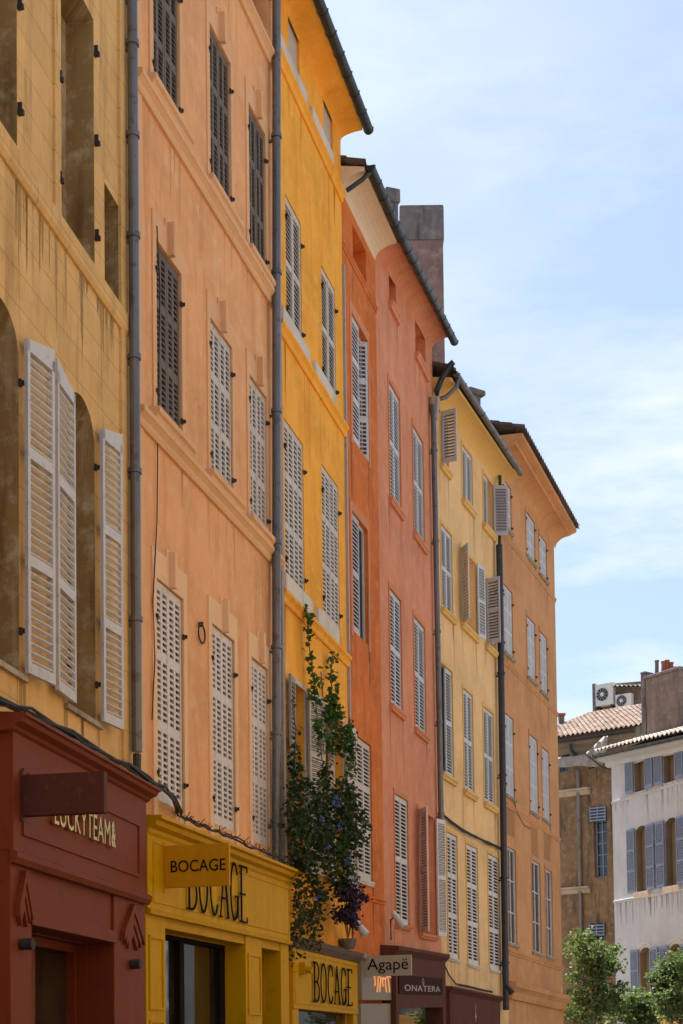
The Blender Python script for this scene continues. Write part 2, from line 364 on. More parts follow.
def roof(f, root, mat, u0, u1, vL, vR, w0, depth=9., rise=1.7, pitch=.2, thin=False, wtop=None):
    """corrugated canal tiles on both slopes, w0 = eave overhang"""
    mb = MB(); nu = max(8, int((u1-u0)/pitch)*8)
    wr = -depth/2 if wtop is None else wtop
    course = .36; L = w0-wr; nv = max(3, int(L/course))
    def zz(u, w, lift=0):
        fr = (u-u0)/(u1-u0); k = (w0-w)/(w0-wr)
        ph = (u-u0)/pitch*2*math.pi
        return vL+(vR-vL)*fr + k*rise + .045*math.cos(ph)+lift
    rows = []
    for j in range(nv):
        wa = w0-(L)*j/nv; wb = w0-L*(j+1)/nv-.03
        rows.append((wa, .03)); rows.append((wb, 0))
    grid = []
    for w, lift in rows:
        grid.append([f.L(u0+(u1-u0)*i/nu, zz(u0+(u1-u0)*i/nu, w, lift), w) for i in range(nu+1)])
    idx = [];
    for r_ in grid:
        idx.append(len(mb.v)); mb.v += r_
    for j in range(len(grid)-1):
        for i in range(nu):
            mb.f.append([idx[j]+i, idx[j]+i+1, idx[j+1]+i+1, idx[j+1]+i])
            a, b = u0+(u1-u0)*i/nu, u0+(u1-u0)*(i+1)/nu; mb.uv.append([(a, rows[j][0]), (b, rows[j][0]), (b, rows[j+1][0]), (a, rows[j+1][0])])
    # thickness lip at the eave
    i0 = len(mb.v); mb.v += [p-Vector((0, 0, .035)) for p in grid[0]]
    for i in range(nu): mb.f.append([i0+i, i0+i+1, idx[0]+i+1, idx[0]+i]); mb.uv.append([(0, 0)]*4)
    # underside sheet and far slope
    fr = lambda u: vL+(vR-vL)*(u-u0)/(u1-u0)
    for pts in ([(u0, w0), (u1, w0), (u1, wr), (u0, wr)],):
        mb.face([f.L(u, fr(u)-.07+(w0-w)/(w0-wr)*rise, w) for u, w in pts])
    if wtop is None:
        mb.face([f.L(u0, vL+rise, wr), f.L(u1, vR+rise, wr), f.L(u1, vR-.1, -depth-.2), f.L(u0, vL-.1, -depth-.2)], [(u0, 0), (u1, 0), (u1, 5), (u0, 5)])
    return mb.build('roof', mat, root, recalc=False)
def leaf_mesh(f, uh, v0, v1, wid, ang, sg, dk, w=0., cols=1, panels=2, pitch=.06, lip=.45, t=.04, stile=.055, rail=.11, mid=.07, plank=0, archdrop=0):
    """louvred shutter leaf hinged at u=uh; ang 0 closed (pointing sg*u), 180 folded flat on the wall"""
    mb = MB(); mb.dark = []; a = math.radians(ang); ca, sa = math.cos(a), math.sin(a)
    def Q(x, y, z):
        return f.L(uh + sg*(x*ca) - sg*sa*z, y, w + x*sa + ca*z)
    def bx(x0, x1, y0, y1, z0=-t, z1=0.):
        mb.hexa([Q(x0, y0, z0), Q(x1, y0, z0), Q(x1, y1, z0), Q(x0, y1, z0), Q(x0, y0, z1), Q(x1, y0, z1), Q(x1, y1, z1), Q(x0, y1, z1)])
    bx(.004, stile, v0, v1); bx(wid-stile, wid-.004, v0, v1)
    if plank:
        bx(stile, wid-stile, v0, v1, -t*.8, -t*.35)
        for k in range(1, plank): x = stile+(wid-2*stile)*k/plank; bx(x-.012, x+.012, v0+.05, v1-.05, -t*.35, -t*.02)
        for fr in (.0, .33, .64): y = v0+(v1-v0)*fr; bx(stile, wid-stile, y, y+rail*.8, -t*.35, -.002)
        bx(stile, wid-stile, v1-rail*.8, v1, -t*.35, -.002)
        return mb
    ys = [v0+rail]
    ph = (v1-v0-2*rail-(panels-1)*rail)/panels
    xs = [stile+(wid-2*stile)*k/cols for k in range(cols+1)]
    for k in range(panels+1):
        y = v0+k*(ph+rail)
        if k == panels and archdrop:
            mb.hexa([Q(0, y, -t), Q(wid, y, -t), Q(wid, y+rail+archdrop, -t), Q(0, y+rail, -t), Q(0, y, .001), Q(wid, y, .001), Q(wid, y+rail+archdrop, .001), Q(0, y+rail, .001)])
        else: bx(stile, wid-stile, y, y+rail, -t, -.002)
    for k in range(panels):
        y0 = v0+rail+k*(ph+rail)
        for c in range(cols):
            xa = xs[c]+(mid/2 if c else 0); xb = xs[c+1]-(mid/2 if c < cols-1 else 0)
            if c < cols-1: bx(xs[c+1]-mid/2, xs[c+1]+mid/2, y0, y0+ph, -t, -.003)
            n = max(2, round(ph/pitch)); p_ = ph/n; h = p_*lip
            for i in range(n):
                y = y0+i*p_
                zf, zb = -.006, -t+.004
                if dk:      # painted front lip; slat behind it coloured dark for the shade in the slot
                    bx(xa, xb, y, y+h, -.014, zf)
                    if ang: bx(xa, xb, y+h*.9, y+h*1.9, -t+.006, -t+.014)
                    n0 = len(mb.f)
                    mb.hexa([Q(xa, y+p_*.75, zb), Q(xb, y+p_*.75, zb), Q(xb, y+p_*.75+.008, zb), Q(xa, y+p_*.75+.008, zb),
                             Q(xa, y+h-.010, -.015), Q(xb, y+h-.010, -.015), Q(xb, y+h-.002, -.015), Q(xa, y+h-.002, -.015)])
                    mb.dark += range(n0, len(mb.f))
                else:
                    mb.hexa([Q(xa, y+p_*.22, zb), Q(xb, y+p_*.22, zb), Q(xb, y+p_*.22+h*.5, zb), Q(xa, y+p_*.22+h*.5, zb),
                         Q(xa, y, zf), Q(xb, y, zf), Q(xb, y+h, zf), Q(xa, y+h, zf)])
        if dk and ang == 0:
            n0 = len(mb.f); bx(xs[0], xs[-1], y0, y0+ph, -t-.004, -t+.002); mb.dark += range(n0, len(mb.f))  # dark backing board added for the shade behind closed slats
    return mb
def casing(f, u0, u1, v0, v1, w, bars=(1, 3), fw=.06, bw=.035, th=.05):
    mb = MB()
    f.box(mb, u0, u0+fw, v0, v1, w-th, w); f.box(mb, u1-fw, u1, v0, v1, w-th, w)
    f.box(mb, u0+fw, u1-fw, v0, v0+fw, w-th, w-.002); f.box(mb, u0+fw, u1-fw, v1-fw, v1, w-th, w-.002)
    nx, ny = bars
    for k in range(1, nx+1): x = u0+(u1-u0)*k/(nx+1); f.box(mb, x-bw/2*1.6, x+bw/2*1.6, v0+fw, v1-fw, w-th+.005, w-.004)
    for k in range(1, ny+1): y = v0+(v1-v0)*k/(ny+1); f.box(mb, u0+fw, u1-fw, y-bw/2, y+bw/2, w-th+.01, w-.008)
    return mb
def rect(f, xl, xr, ytl, ytr, ybl, ybr, w=0.):
    (ua, a), (ub, b), (_, c), (_, d) = f.U(xl, ytl, w), f.U(xr, ytr, w), f.U(xl, ybl, w), f.U(xr, ybr, w)
    u0 = (ua+f.U(xl, ybl, w)[0])/2; u1 = (ub+f.U(xr, ybr, w)[0])/2
    return u0, u1, (c+d)/2, (a+b)/2
def window(f, root, r, leaves=(('L', 0), ('R', 0)), mat='shut', cols=1, panels=2, pitch=.06, lip=.38, sill=None, depth=.22, frame='shut', bars=(1, 3),
           surround=None, sr=(.12, .12, .34, 0.), keystone=False, hinges=False, lw=0., plank=0, rise=0., blind=None, wleaf=-.015, label=None, leafmat={}, key=None, archdrop=0):
    u0, u1, v0, v1 = r
    f.holes.append((u0, u1, v0, v1, depth, rise) if rise else (u0, u1, v0, v1, depth))
    wd = casing(f, u0+.001, u1-.001, v0+.001, v1-.001-(rise*.9 if rise else 0), -depth+.03, bars) if not blind else MB()
    if blind: f.box(wd, u0-.05, u1+.05, v0-.05, v1+.05, -depth-.06, -depth+.004)
    wo = wd.build('window', blind or frame, root)
    if label: wo['label'] = label
    if not blind:
        pb = MB(); f.box(pb, u0-.02, u1+.02, v0-.02, v1+.02, -depth-.05, -depth-.008); pb.build('pane', 'dark' if leaves and leaves[0][1] == 0 else 'pane', wo)
    for lf in leaves:
        side, ang = lf[0], lf[1]; width = lf[2] if len(lf) > 2 and lf[2] else (u1-u0)/2
        uh = u0 if side == 'L' else u1; sg = 1 if side == 'L' else -1
        w_ = wleaf if abs(ang) < 1 else .012
        if ang > 0: w_ = .03
        if ang > 150: w_ = .06
        k = random.uniform(-.004, .004)
        dk_ = not archdrop
        b = leaf_mesh(f, uh+(sg*.006 if ang == 0 else 0), v0+.012, v1-.012-(rise if rise else 0)*(1 if ang == 0 else (.55 if archdrop else .2)), width-.006, ang+(random.uniform(-.6, .6) if ang else 0), sg, dk_, w_+k, cols, panels, pitch, lip, plank=plank, archdrop=archdrop)
        so_ = b.build('shutter', leafmat.get(side, mat), wo)
        if b.dark:
            so_.data.materials.append(M['slat'])
            for i_ in b.dark: so_.data.polygons[i_].material_index = 1
        if hinges:
            for q in (.12, .82):
                vv = v0+(v1-v0)*q; hb = MB()
                f.box(hb, uh-.022, uh+.022, vv-.035, vv+.035, 0.004, .03); f.box(hb, uh-sg*.035-.011, uh-sg*.035+.011, vv-.01, vv+.035, .015, .055); hb.build('hinge', 'iron', wo)
    rs = random.Random(int(u0*97+v0*31))
    for k in range(rs.randint(3, 7)):
        uu = rs.choice((u0-.12, u1+.02, u0+(u1-u0)*rs.random()))+rs.uniform(-.06, .06)
        f.stains.append((uu, v0-.02, rs.uniform(.25, 1.5), rs.uniform(.02, .09)))
    if sill:
        m_, ext, hh, pj = sill; sb = MB()
        f.prof(sb, [(-.02, 0), (pj, 0), (pj, -hh*.45), (pj*.75, -hh*.6), (pj*.6, -hh), (-.02, -hh)], u0-ext, u1+ext, v0, v0)
        sb.build('sill', m_, wo)
    if surround:
        l, r_, t_, bt = sr; sb = MB(); h = .022
        f.box(sb, u0-l, u0, v0-bt, v1, -.005, h); f.box(sb, u1, u1+r_, v0-bt, v1, -.005, h); f.box(sb, u0-l, u1+r_, v1, v1+t_, -.005, h)
        if keystone: uc = (u0+u1)/2; f.box(sb, uc-.13, uc+.10, v1+t_, v1+t_+.12, -.005, h)
        sb.build('surround', surround, wo)
    if keystone:
        kb = MB(); uc = (u0+u1)/2
        f.box(kb, uc-.05, uc+.02, v1-.01, v1+sr[2]+.10, .0, .11); kb.build('keystone', key or surround, wo)
    return wo
def pipe(f, root, x, yt, yb, r=.055, w=.09, mat='zinc', joints=(), name='drainpipe', ub=None):
    ut, vt = f.U(x[0], yt, w); ub_, vb = f.U(x[1], yb, w); mb = MB()
    vb = max(vb, -.2) if yb < 1024 else -.2
    mb.tube([f.L(ut, vt, w), f.L(ub_, vb, w)], r, 12)
    for fr in joints: 
        v = vt+(vb-vt)*fr; u = ut+(ub_-ut)*fr; mb.tube([f.L(u, v-.03, w), f.L(u, v+.03, w)], r*1.28, 12)
        f.box(mb, u-.02, u+.02, v-.09, v-.05, -.01, w)
    sh_ = f.O-root.location; mb.v = [v+sh_ for v in mb.v]
    return mb.build(name, mat, root, smooth=False)
def gutterp(f, root, u0, u1, vL, vR, w, r=.085, mat='gutter'):
    mb = MB(); N = 8
    out = [(w+r*math.cos(math.pi+math.pi*k/N), r*math.sin(math.pi+math.pi*k/N)) for k in range(N+1)] + [(w+(r-.012)*math.cos(2*math.pi-math.pi*k/N), (r-.012)*math.sin(2*math.pi-math.pi*k/N)) for k in range(N+1)]
    f.prof(mb, out, u0, u1, vL, vR)
    # end caps + clips
    n = int((u1-u0)/.55)
    for k in range(n+1):
        u = u0+.05+(u1-u0-.1)*k/max(1, n); v = vL+(vR-vL)*(u-u0)/(u1-u0)
        f.prof(mb, [(w+(r+.008)*math.cos(math.pi+math.pi*j/N), (r+.008)*math.sin(math.pi+math.pi*j/N)) for j in range(N+1)]+[(w+(r+.012), .02), (w-r-.012, .02)], u-.012, u+.012, v, v)
    ms = [(w+(r-.004)*math.cos(math.pi+math.pi*k/N), (r-.004)*math.sin(math.pi+math.pi*k/N)) for k in range(N+1)]
    for u, v in ((u0, vL), (u1, vR)): f.prof(mb, ms, u-.006, u+.006, v, v)
    return mb.build('gutter', mat, root)
def coving(f, root, u0, u1, vL, vR, lip=.47, h=.26, th=.09, mat='coving'):
    pr = [(0, 0)]+[(lip*math.sin(a)*1.0, h*(1-math.cos(a))) for a in [math.pi/2*k/6 for k in range(1, 7)]]
    pr = [(0, -.01)]+[(lip*(1-math.cos(a)), h*math.sin(a)) for a in [math.pi/2*k/7 for k in range(1, 8)]]
    pr += [(lip, h+th), (-.01, h+th+.1)]
    mb = MB(); f.prof(mb, pr, u0, u1, vL, vR, 1)
    return mb.build('cornice', mat, root)
def textmesh(s, u0, u1, v0, v1, mp, depth, spacing=1.0, bold=0.):
    cu = bpy.data.curves.new('txt', 'FONT'); cu.body = s; cu.extrude = .5; cu.resolution_u = 4; cu.space_character = spacing; cu.offset = bold
    ob = bpy.data.objects.new('txt', cu); C.objects.link(ob)
    bpy.context.view_layer.update()
    me = bpy.data.meshes.new_from_object(ob.evaluated_get(bpy.context.evaluated_depsgraph_get()))
    xs = [v.co.x for v in me.vertices]; ys = [v.co.y for v in me.vertices]
    a, b, c, d = min(xs), max(xs), min(ys), max(ys); mb = MB()
    for v in me.vertices: mb.v.append(mp(u0+(v.co.x-a)/(b-a)*(u1-u0), v0+(v.co.y-c)/(d-c)*(v1-v0), (v.co.z+.5)*depth))
    for p in me.polygons: mb.f.append(list(p.vertices)); mb.uv.append([(0, 0)]*len(p.vertices))
    bpy.data.objects.remove(ob); bpy.data.curves.remove(cu); bpy.data.meshes.remove(me)
    return mb
def bocage(f, u0, u1, v0, v1, w, th=.014):
    """tall condensed capitals made of flat strokes"""
    mb = MB(); hgt = v1-v0; cw = (u1-u0)/6
    def st(pts, k):
        for (xa, ya), (xb, yb) in zip(pts, pts[1:]):
            dx, dy = xb-xa, yb-ya; l = math.hypot(dx, dy) or 1; nx, ny = -dy/l*k/2, dx/l*k/2; ex, ey = dx/l*k*.2, dy/l*k*.2
            c = [(xa+nx-ex, ya+ny-ey), (xa-nx-ex, ya-ny-ey), (xb-nx+ex, yb-ny+ey), (xb+nx+ex, yb+ny+ey)]
            mb.hexa([f.L(x, y, w) for x, y in c]+[f.L(x, y, w+th) for x, y in c])
    T, t_ = cw*.12, cw*.06
    def el(cx, cy, rx, ry, a0, a1, k, n=14): st([(cx+rx*math.cos(math.radians(a0+(a1-a0)*i/n)), cy+ry*math.sin(math.radians(a0+(a1-a0)*i/n))) for i in range(n+1)], k)
    def X(i, x): return u0+cw*(i+.12+.76*x)
    def Y(y): return v0+hgt*y
    hw = cw*.38
    st([(X(0, .15), Y(0)), (X(0, .15), Y(1))], T); st([(X(0, -.05), Y(0)), (X(0, .5), Y(0))], t_); st([(X(0, -.05), Y(1)), (X(0, .5), Y(1))], t_)
    el(X(0, .45), Y(.755), hw*.95, hgt*.245, 90, -90, t_); el(X(0, .45), Y(.255), hw*1.1, hgt*.255, 90, -90, t_*1.3); st([(X(0, .15), Y(.51)), (X(0, .5), Y(.51))], t_)
    el(X(1, .5), Y(.5), hw, hgt*.5, 0, 360, t_*1.4, 22)
    el(X(2, .55), Y(.5), hw, hgt*.5, 40, 320, t_*1.4, 18); st([(X(2, .93), Y(.72)), (X(2, .93), Y(.98))], t_)
    st([(X(3, .0), Y(0)), (X(3, .5), Y(1))], t_); st([(X(3, .5), Y(1)), (X(3, 1.), Y(0))], T); st([(X(3, .2), Y(.33)), (X(3, .8), Y(.33))], t_)
    st([(X(3, -.1), Y(0)), (X(3, .2), Y(0))], t_); st([(X(3, .85), Y(0)), (X(3, 1.1), Y(0))], t_)
    el(X(4, .55), Y(.5), hw, hgt*.5, 40, 340, t_*1.4, 18); st([(X(4, .98), Y(.05)), (X(4, .98), Y(.42))], T); st([(X(4, .7), Y(.42)), (X(4, 1.15), Y(.42))], t_)
    st([(X(5, .2), Y(0)), (X(5, .2), Y(1))], T)
    for y, l in ((0, 1.), (.5, .75), (1, 1.)): st([(X(5, .0), Y(y)), (X(5, l), Y(y))], t_)
    for x, y in ((1., 0), (1., 1)): st([(X(5, x), Y(y)+(.09 if y == 0 else -.09)*hgt), (X(5, x), Y(y))], t_)
    return mb
def later(*a, **k): DEFER.append((a, k))
DEFER = []
# ================================================================== HOUSE 1 (ochre, far left)
f = f1; A0 = -7.0; T1 = 19.5
r1 = empty('ochre_house', f.O, 'ochre house with scored plaster and open arched windows above the dark red shop', 'house', 'terraced town houses along the street')
# top windows: blind, deep
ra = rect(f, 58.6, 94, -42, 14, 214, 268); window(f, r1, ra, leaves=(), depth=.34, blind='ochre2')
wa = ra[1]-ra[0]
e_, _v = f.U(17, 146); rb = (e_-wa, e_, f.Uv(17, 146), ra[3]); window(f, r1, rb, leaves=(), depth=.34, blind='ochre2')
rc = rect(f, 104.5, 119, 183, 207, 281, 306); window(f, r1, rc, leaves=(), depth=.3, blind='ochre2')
for r in (ra, rb):
    mb = MB()
    for q in (.12, .5, .86):
        for uh, sg in ((r[0], -1), (r[1], 1)):
            vv = r[2]+(r[3]-r[2])*q; f.box(mb, uh+sg*.02-.012, uh+sg*.02+.012, vv, vv+.11, .0, .045); f.box(mb, uh+sg*.02-.018, uh+sg*.02+.018, vv-.02, vv+.03, .0, .065); mb.build('shutter_pin', 'iron', r1); mb = MB()
# narrow raised bands left of openings
for r in (ra,):
    mb = MB(); f.box(mb, r[0]-.17, r[0]-.003, r[2]-.1, r[3]+.6, -.005, .03); mb.build('window_band', 'ochre', r1)
# arched windows
uL = f.U(67.5, 560)[0]; uR = f.U(95, 560)[0]; vb_ = f.Uv(95, 722); vt_ = f.Uv(94, 441)+.34
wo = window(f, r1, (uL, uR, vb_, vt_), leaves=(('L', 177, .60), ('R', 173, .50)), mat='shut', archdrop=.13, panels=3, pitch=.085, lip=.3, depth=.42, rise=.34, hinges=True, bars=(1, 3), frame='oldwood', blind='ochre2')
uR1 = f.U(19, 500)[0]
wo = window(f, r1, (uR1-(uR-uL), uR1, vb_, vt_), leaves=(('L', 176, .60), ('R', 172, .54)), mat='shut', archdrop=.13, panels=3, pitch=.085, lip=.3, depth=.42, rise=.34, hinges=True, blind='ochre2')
for r in ((uL, uR), (uR1-(uR-uL), uR1)):
    mb = MB(); f.box(mb, r[0]-.12, r[1]+.12, vb_-.06, vb_-.004, -.02, .05); mb.build('sill', 'stone', r1)
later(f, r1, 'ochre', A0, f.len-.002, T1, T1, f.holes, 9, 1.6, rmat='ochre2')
mb = MB(); vq0 = f.Uv(129, 343); vq = f.Uv(129, 322)
f.prof(mb, [(0, 0), (.03, 0), (.06, .05), (.06, vq-vq0-.02), (.03, vq-vq0), (0, vq-vq0)], A0, f.len-.05, vq0, vq0); mb.build('string_course', 'ochre', r1)
rs = random.Random(4)
for k in range(60):
    f.stains.append((rs.uniform(-3, f.len-.2), vq0+rs.choice((.0, .0, -.01)), rs.uniform(.15, 1.3)*rs.random()**.5, rs.uniform(.012, .07)))
ux = f.U(120, 500)[0]; mb = MB(); f.box(mb, ux, f.len-.12, 3, vq0, -.005, .035); f.box(mb, ux, f.len-.12, vq, T1, -.005, .035); mb.build('corner_strip', 'ochre', r1)
coving(f, r1, A0, f.len, T1-.3, T1-.3, .4, .25, .1, 'ochre'); roof(f, r1, 'roof', A0, f.len, T1+.15, T1+.15, .5, rise=1.7)
pipe(f, r1, (131.8, 137), -60, 752, .064, .12, 'zinc', joints=(.07, .13, .245, .37, .52, .66, .84))
mb = MB(); u, v = f.U(137, 754, .13); mb.tube([f.L(u, v, .13), f.L(u, v-.25, .13)], .05, 10); mb.build('pipe_shoe', 'pipeblack', r1)
# ---- red shop
wS = .36; PX = lambda x, y, w=wS: f1.U(x, y, w)
uA = PX(13.5, 850)[0]; uB = PX(147, 900)[0]
vc1 = PX(29, 740)[1]; vcT = PX(29, 712, .55)[1]; vsc = PX(14, 848)[1]; vsc2 = PX(14, 863)[1]; vop = PX(35, 925)[1]
sh = MB()
uo0, uo1 = PX(35, 980)[0], PX(117, 980)[0]
f.box(sh, uA, uB, vsc-.02, vc1+.05, 0.01, wS)             # fascia body
f.box(sh, uA, uo0, -.3, vsc-.02, 0.01, wS-.03); f.box(sh, uo1, uB, -.3, vsc-.02, 0.01, wS-.03)  # piers
f.box(sh, uo0, uo1, vop, vsc-.02, 0.01, wS-.06)           # lintel panel
f.box(sh, uo0-.03, uo1+.05, vop-.0, vop+.13, wS-.06, wS-.01)
s1 = sh.build('shopfront', 'red', r1, bevel=.006)
s1['label'] = 'dark red painted shopfront with moulded frieze and pointed pilaster ornaments'
mb = MB(); hc = vcT-vc1
f.prof(mb, [(0, 0), (wS, 0), (wS+.03, hc*.12), (wS+.05, hc*.3), (wS+.12, hc*.5), (wS+.14, hc*.75), (wS+.17, hc*.82), (wS+.17, hc), (0, hc+.04)], uA-.1, uB+.04, vc1, vc1)
mb.build('shop_cornice', 'red', s1)
mb = MB(); f.prof(mb, [(wS-.02, 0), (wS+.02, 0), (wS+.05, .05), (wS+.05, .10), (wS-.02, .14)], uA-.03, uB+.03, vsc2, vsc2); mb.build('lower_moulding', 'red', s1)
def frame_mould(f, u0, u1, v0, v1, w, k=.035, h=.02):
    mb = MB()
    f.box(mb, u0, u1, v0, v0+k, w-.004, w+h); f.box(mb, u0, u1, v1-k, v1, w-.004, w+h); f.box(mb, u0, u0+k, v0+k, v1-k, w-.004, w+h-.001); f.box(mb, u1-k, u1, v0+k, v1-k, w-.004, w+h-.001)
    return mb
pa, pb = PX(22, 800)[0], PX(139, 860)[0]; frame_mould(f, pa, pb, PX(22, 835)[1], PX(22, 768)[1], wS).build('frieze_panel', 'red', s1)
for (ua, ub) in ((uA+.02, uo0-.04), (uo1+.06, uB-.03)):
    uc = (ua+ub)/2; hwid = (ub-ua)*.36; vt0 = vsc2-.06
    for k in range(3):
        mb = MB(); hw_ = hwid*(1-.27*k); hh = .34*(1-.27*k); va_ = vt0+.02-.13*k; t_ = .10; z0, z1 = wS-.034, wS+.03-.012*k
        for sg in (-1, 1):
            q4 = [(uc, va_-t_), (uc+sg*hw_, va_-hh-t_), (uc+sg*hw_, va_-hh), (uc, va_)]
            mb.hexa([f.L(u, v, z0) for u, v in q4]+[f.L(u, v, z1) for u, v in q4])
        mb.build('pointed_ornament', 'red', s1)
    frame_mould(f, ua+.03, ub-.03, .4, vt0-1.5, wS-.03).build('pilaster_panel', 'red', s1)
    mb = MB(); v = vt0-.66; mb.tube([f.L(uc, v, wS-.02), f.L(uc, v, wS+.09)], .055, 12); mb.build('spotlight', 'iron', s1)
f.holes.append((uo0, uo1, 0, vop, .6)); mb = MB(); f.box(mb, uo0+.014, uo1-.014, 0, vop-.014, -.25, -.2); mb.build('shop_window', 'shopglass', s1)
mb = MB(); gm = (uo1-uo0)
f.box(mb, uo0, uo0+.06, 0, vop, -.2, -.1); f.box(mb, uo1-.06, uo1, 0, vop, -.2, -.1); f.box(mb, uo0+.06, uo1-.06, vop-.1, vop, -.2, -.1); f.box(mb, uo0+gm*.45, uo0+gm*.5, 0, vop-.1, -.2, -.11); mb.build('shop_window_frame', 'red', s1)
u0, v0 = PX(50, 824, wS); u1, _ = PX(106, 860, wS); mb = textmesh('LUCKYTEAM', u0, u1, v0, v0+.27, lambda a, b, c: f1.L(a, b, wS+.02+c), .03, 1.05)
mb.build('lettering', 'gold', s1)
mb = textmesh('&', u1+.04, u1+.17, v0, v0+.28, lambda a, b, c: f1.L(a, b, wS+.02+c), .03, 1, .03); mb.build('lettering', 'gold', s1)
def lining(f, h, mat, par, w1=.02, dp=.58):
    mb = MB(); a, b, c, d = h
    f.box(mb, a, a+.012, c, d-.013, -dp, w1); f.box(mb, b-.012, b, c, d-.013, -dp, w1); f.box(mb, a, b, d-.012, d, -dp, w1); mb.build('opening_lining', mat, par)
lining(f1, (uo0, uo1, 0, vop), 'red', s1)
def hangsign(f, x0, x1, yt, yb, w0, mat, name, label, thick=.05, text=None, tmat='black', bracket=True, tb=(.12, .88, .3, .7), txl=1.0):
    u, vt = f.U(x0, yt, w0); vb = f.Uv(x0, yb, w0)
    lo, hi = w0, w0+4.
    for _ in range(40):
        m = (lo+hi)/2
        if proj(f.P(u, (vt+vb)/2, m))[0] < x1: lo = m
        else: hi = m
    w1 = lo; o = f.P(u, vb, w0)
    root = empty(name, o, label, 'sign')
    mb = MB(); f.box(mb, u, u+thick, vb, vt, w0+.02, w1); off = o-f.O
    mb.v = [v-off for v in mb.v]; mb.build('sign_panel', mat, root, bevel=.004)
    mb = MB(); f.box(mb, u-.015, u+thick+.015, vb-.05, vt+.04, w0-.03, w0+.018); mb.v = [v-off for v in mb.v]; mb.build('bracket', mat, root)
    if text:
        W_ = w1-w0; H_ = vt-vb
        mb = textmesh(text, w0+W_*tb[0], w0+W_*tb[1], vb+H_*tb[2], vb+H_*tb[3], lambda a, b, c: f.L(u-.001-c, b, a), .006, txl)
        mb.v = [v-off for v in mb.v]; mb.build('lettering', tmat, root)
    return root
hangsign(f1, 20.5, 104, 775, 816, wS, 'redsign', 'projecting_sign', 'blank dark red projecting sign on the red shopfront above the gold letters', .09)
# cables
def cable(pts, r, label, name='cable_bundle', cat='cable', mat='cable', n=6):
    o = pts[0]; mb = MB(); mb.tube(pts, r, n); ob = mb.build(name, mat, None, off=o, smooth=True); return tag(ob, label, cat)
cb = []
for k in range(5):
    rr = random.Random(k); pts = []
    for (x, y, w, ff) in ((-40, 672, .3, f1), (0, 699, .35, f1), (30, 712, .42, f1), (70, 735, .45, f1), (111, 758, .5, f1), (130, 768, .5, f1), (150, 780, .48, f1), (163, 789, .3, f1), (172, 800, .2, f1), (180, 815, .15, f1)):
        u, v = ff.U(x, y, w); pts.append(ff.P(u, v+rr.uniform(-.05, .05), w+rr.uniform(-.05, .04)))
    cb.append(pts)
mb = MB()
for pts in cb: mb.tube(pts, .016, 6)
tag(mb.build('cable_bundle', 'cable', None, off=cb[0][0]), 'thick black cable bundle sagging over the corner of the red shop cornice', 'cable')
# ================================================================== HOUSE 2 (peach)
f = f2; r2 = empty('peach_house', f.O, 'tall peach house with three columns of closed shutters above the first mustard yellow shop', 'house', 'terraced town houses along the street')
R0 = [(151.7, 178.4, -65, -28, 77.6, 129), (208.8, 230, 17.6, 63, 178.6, 218), (248, 265, 102.5, 134.7, 254.8, 279.7)]
R1 = [(155.3, 180.6, 240, 272, 413, 439.6), (209.6, 231.6, 318, 349, 474.7, 496.7), (249, 266.5, 376.6, 400, 520, 539)]
R2 = [(156, 183, 579, 598, 800, 812), (211.7, 234.2, 624.4, 640.5, 822, 832), (251.3, 268, 658, 671, 840.6, 848)]
def rows(f, L_):
    rs = [rect(f, *q) for q in L_]; v0 = sum(r[2] for r in rs)/len(rs); v1 = sum(r[3] for r in rs)/len(rs)
    return [(r[0], r[1], r[2]*.5+v0*.5, r[3]*.5+v1*.5) for r in rs], v0, v1
a0, va0, va1 = rows(f, R0); a1, vb0, vb1 = rows(f, R1); a2, vc0, vc1_ = rows(f, R2)
for k, r in enumerate(a0):
    window(f, r2, r, mat='shutold', cols=2, panels=3, pitch=.075, lip=.16 if k < 2 else .06, surround='peach_trim', keystone=True, hinges=True, sill=('peach_trim', .22, .16, .14))
for k, r in enumerate(a1):
    window(f, r2, r, mat='shutold' if k < 1 else 'shutyel', cols=2, panels=3, pitch=.075, lip=.3, surround='peach_trim', keystone=True, hinges=True, sill=('peach_trim', .22, .16, .14))
for k, r in enumerate(a2):
    window(f, r2, r, mat='shutpink', cols=2, panels=3, pitch=.078, lip=.42, surround='peach_pale', keystone=True, hinges=True, sr=(.14, .13, .36, .3))
ratt = rect(f, 250, 267, -40, -5, 0, 37); window(f, r2, ratt, leaves=(), depth=.3, frame='shutold', bars=(1, 0))
wA2 = ratt[1]-ratt[0]
for r in a0[:2]: uc = (r[0]+r[1])/2; window(f, r2, (uc-wA2/2, uc+wA2/2, ratt[2], ratt[3]), leaves=(), depth=.3, frame='shutold', bars=(1, 0))
T2 = ratt[3]+.8
later(f, r2, 'peach', 0, f.len, T2, T2, f.holes, 9, 1.6)
def mould(f, root, u0, u1, v, h, pj, mat, name='string_course'):
    mb = MB(); f.prof(mb, [(0, -h), (pj*.35, -h), (pj*.5, -h*.8), (pj*.5, -h*.55), (pj*.85, -h*.35), (pj, -h*.3), (pj, 0), (0, .02)], u0, u1, v, v); return mb.build(name, mat, root)
mould(f, r2, .12, f.len-.1, va0-.16, .22, .12, 'peach_trim'); mould(f, r2, .12, f.len-.1, vb0-.16, .22, .12, 'peach_trim')
mould(f, r2, .12, f.len-.1, f.Uv(266, 48), .2, .12, 'peach_trim')
coving(f, r2, 0, f.len, T2-.3, T2-.3, .4, .25, .1, 'peach'); roof(f, r2, 'roof', 0, f.len, T2+.15, T2+.15, .5, rise=1.7)
mb = MB(); f.box(mb, .14, .34, 3.6, T2-.3, -.004, .02); mb.build('corner_strip', 'peach_trim', r2)
pts = [(157, 226), (160, 290), (158, 420), (157, 520), (153, 600), (155, 660), (152, 720)]
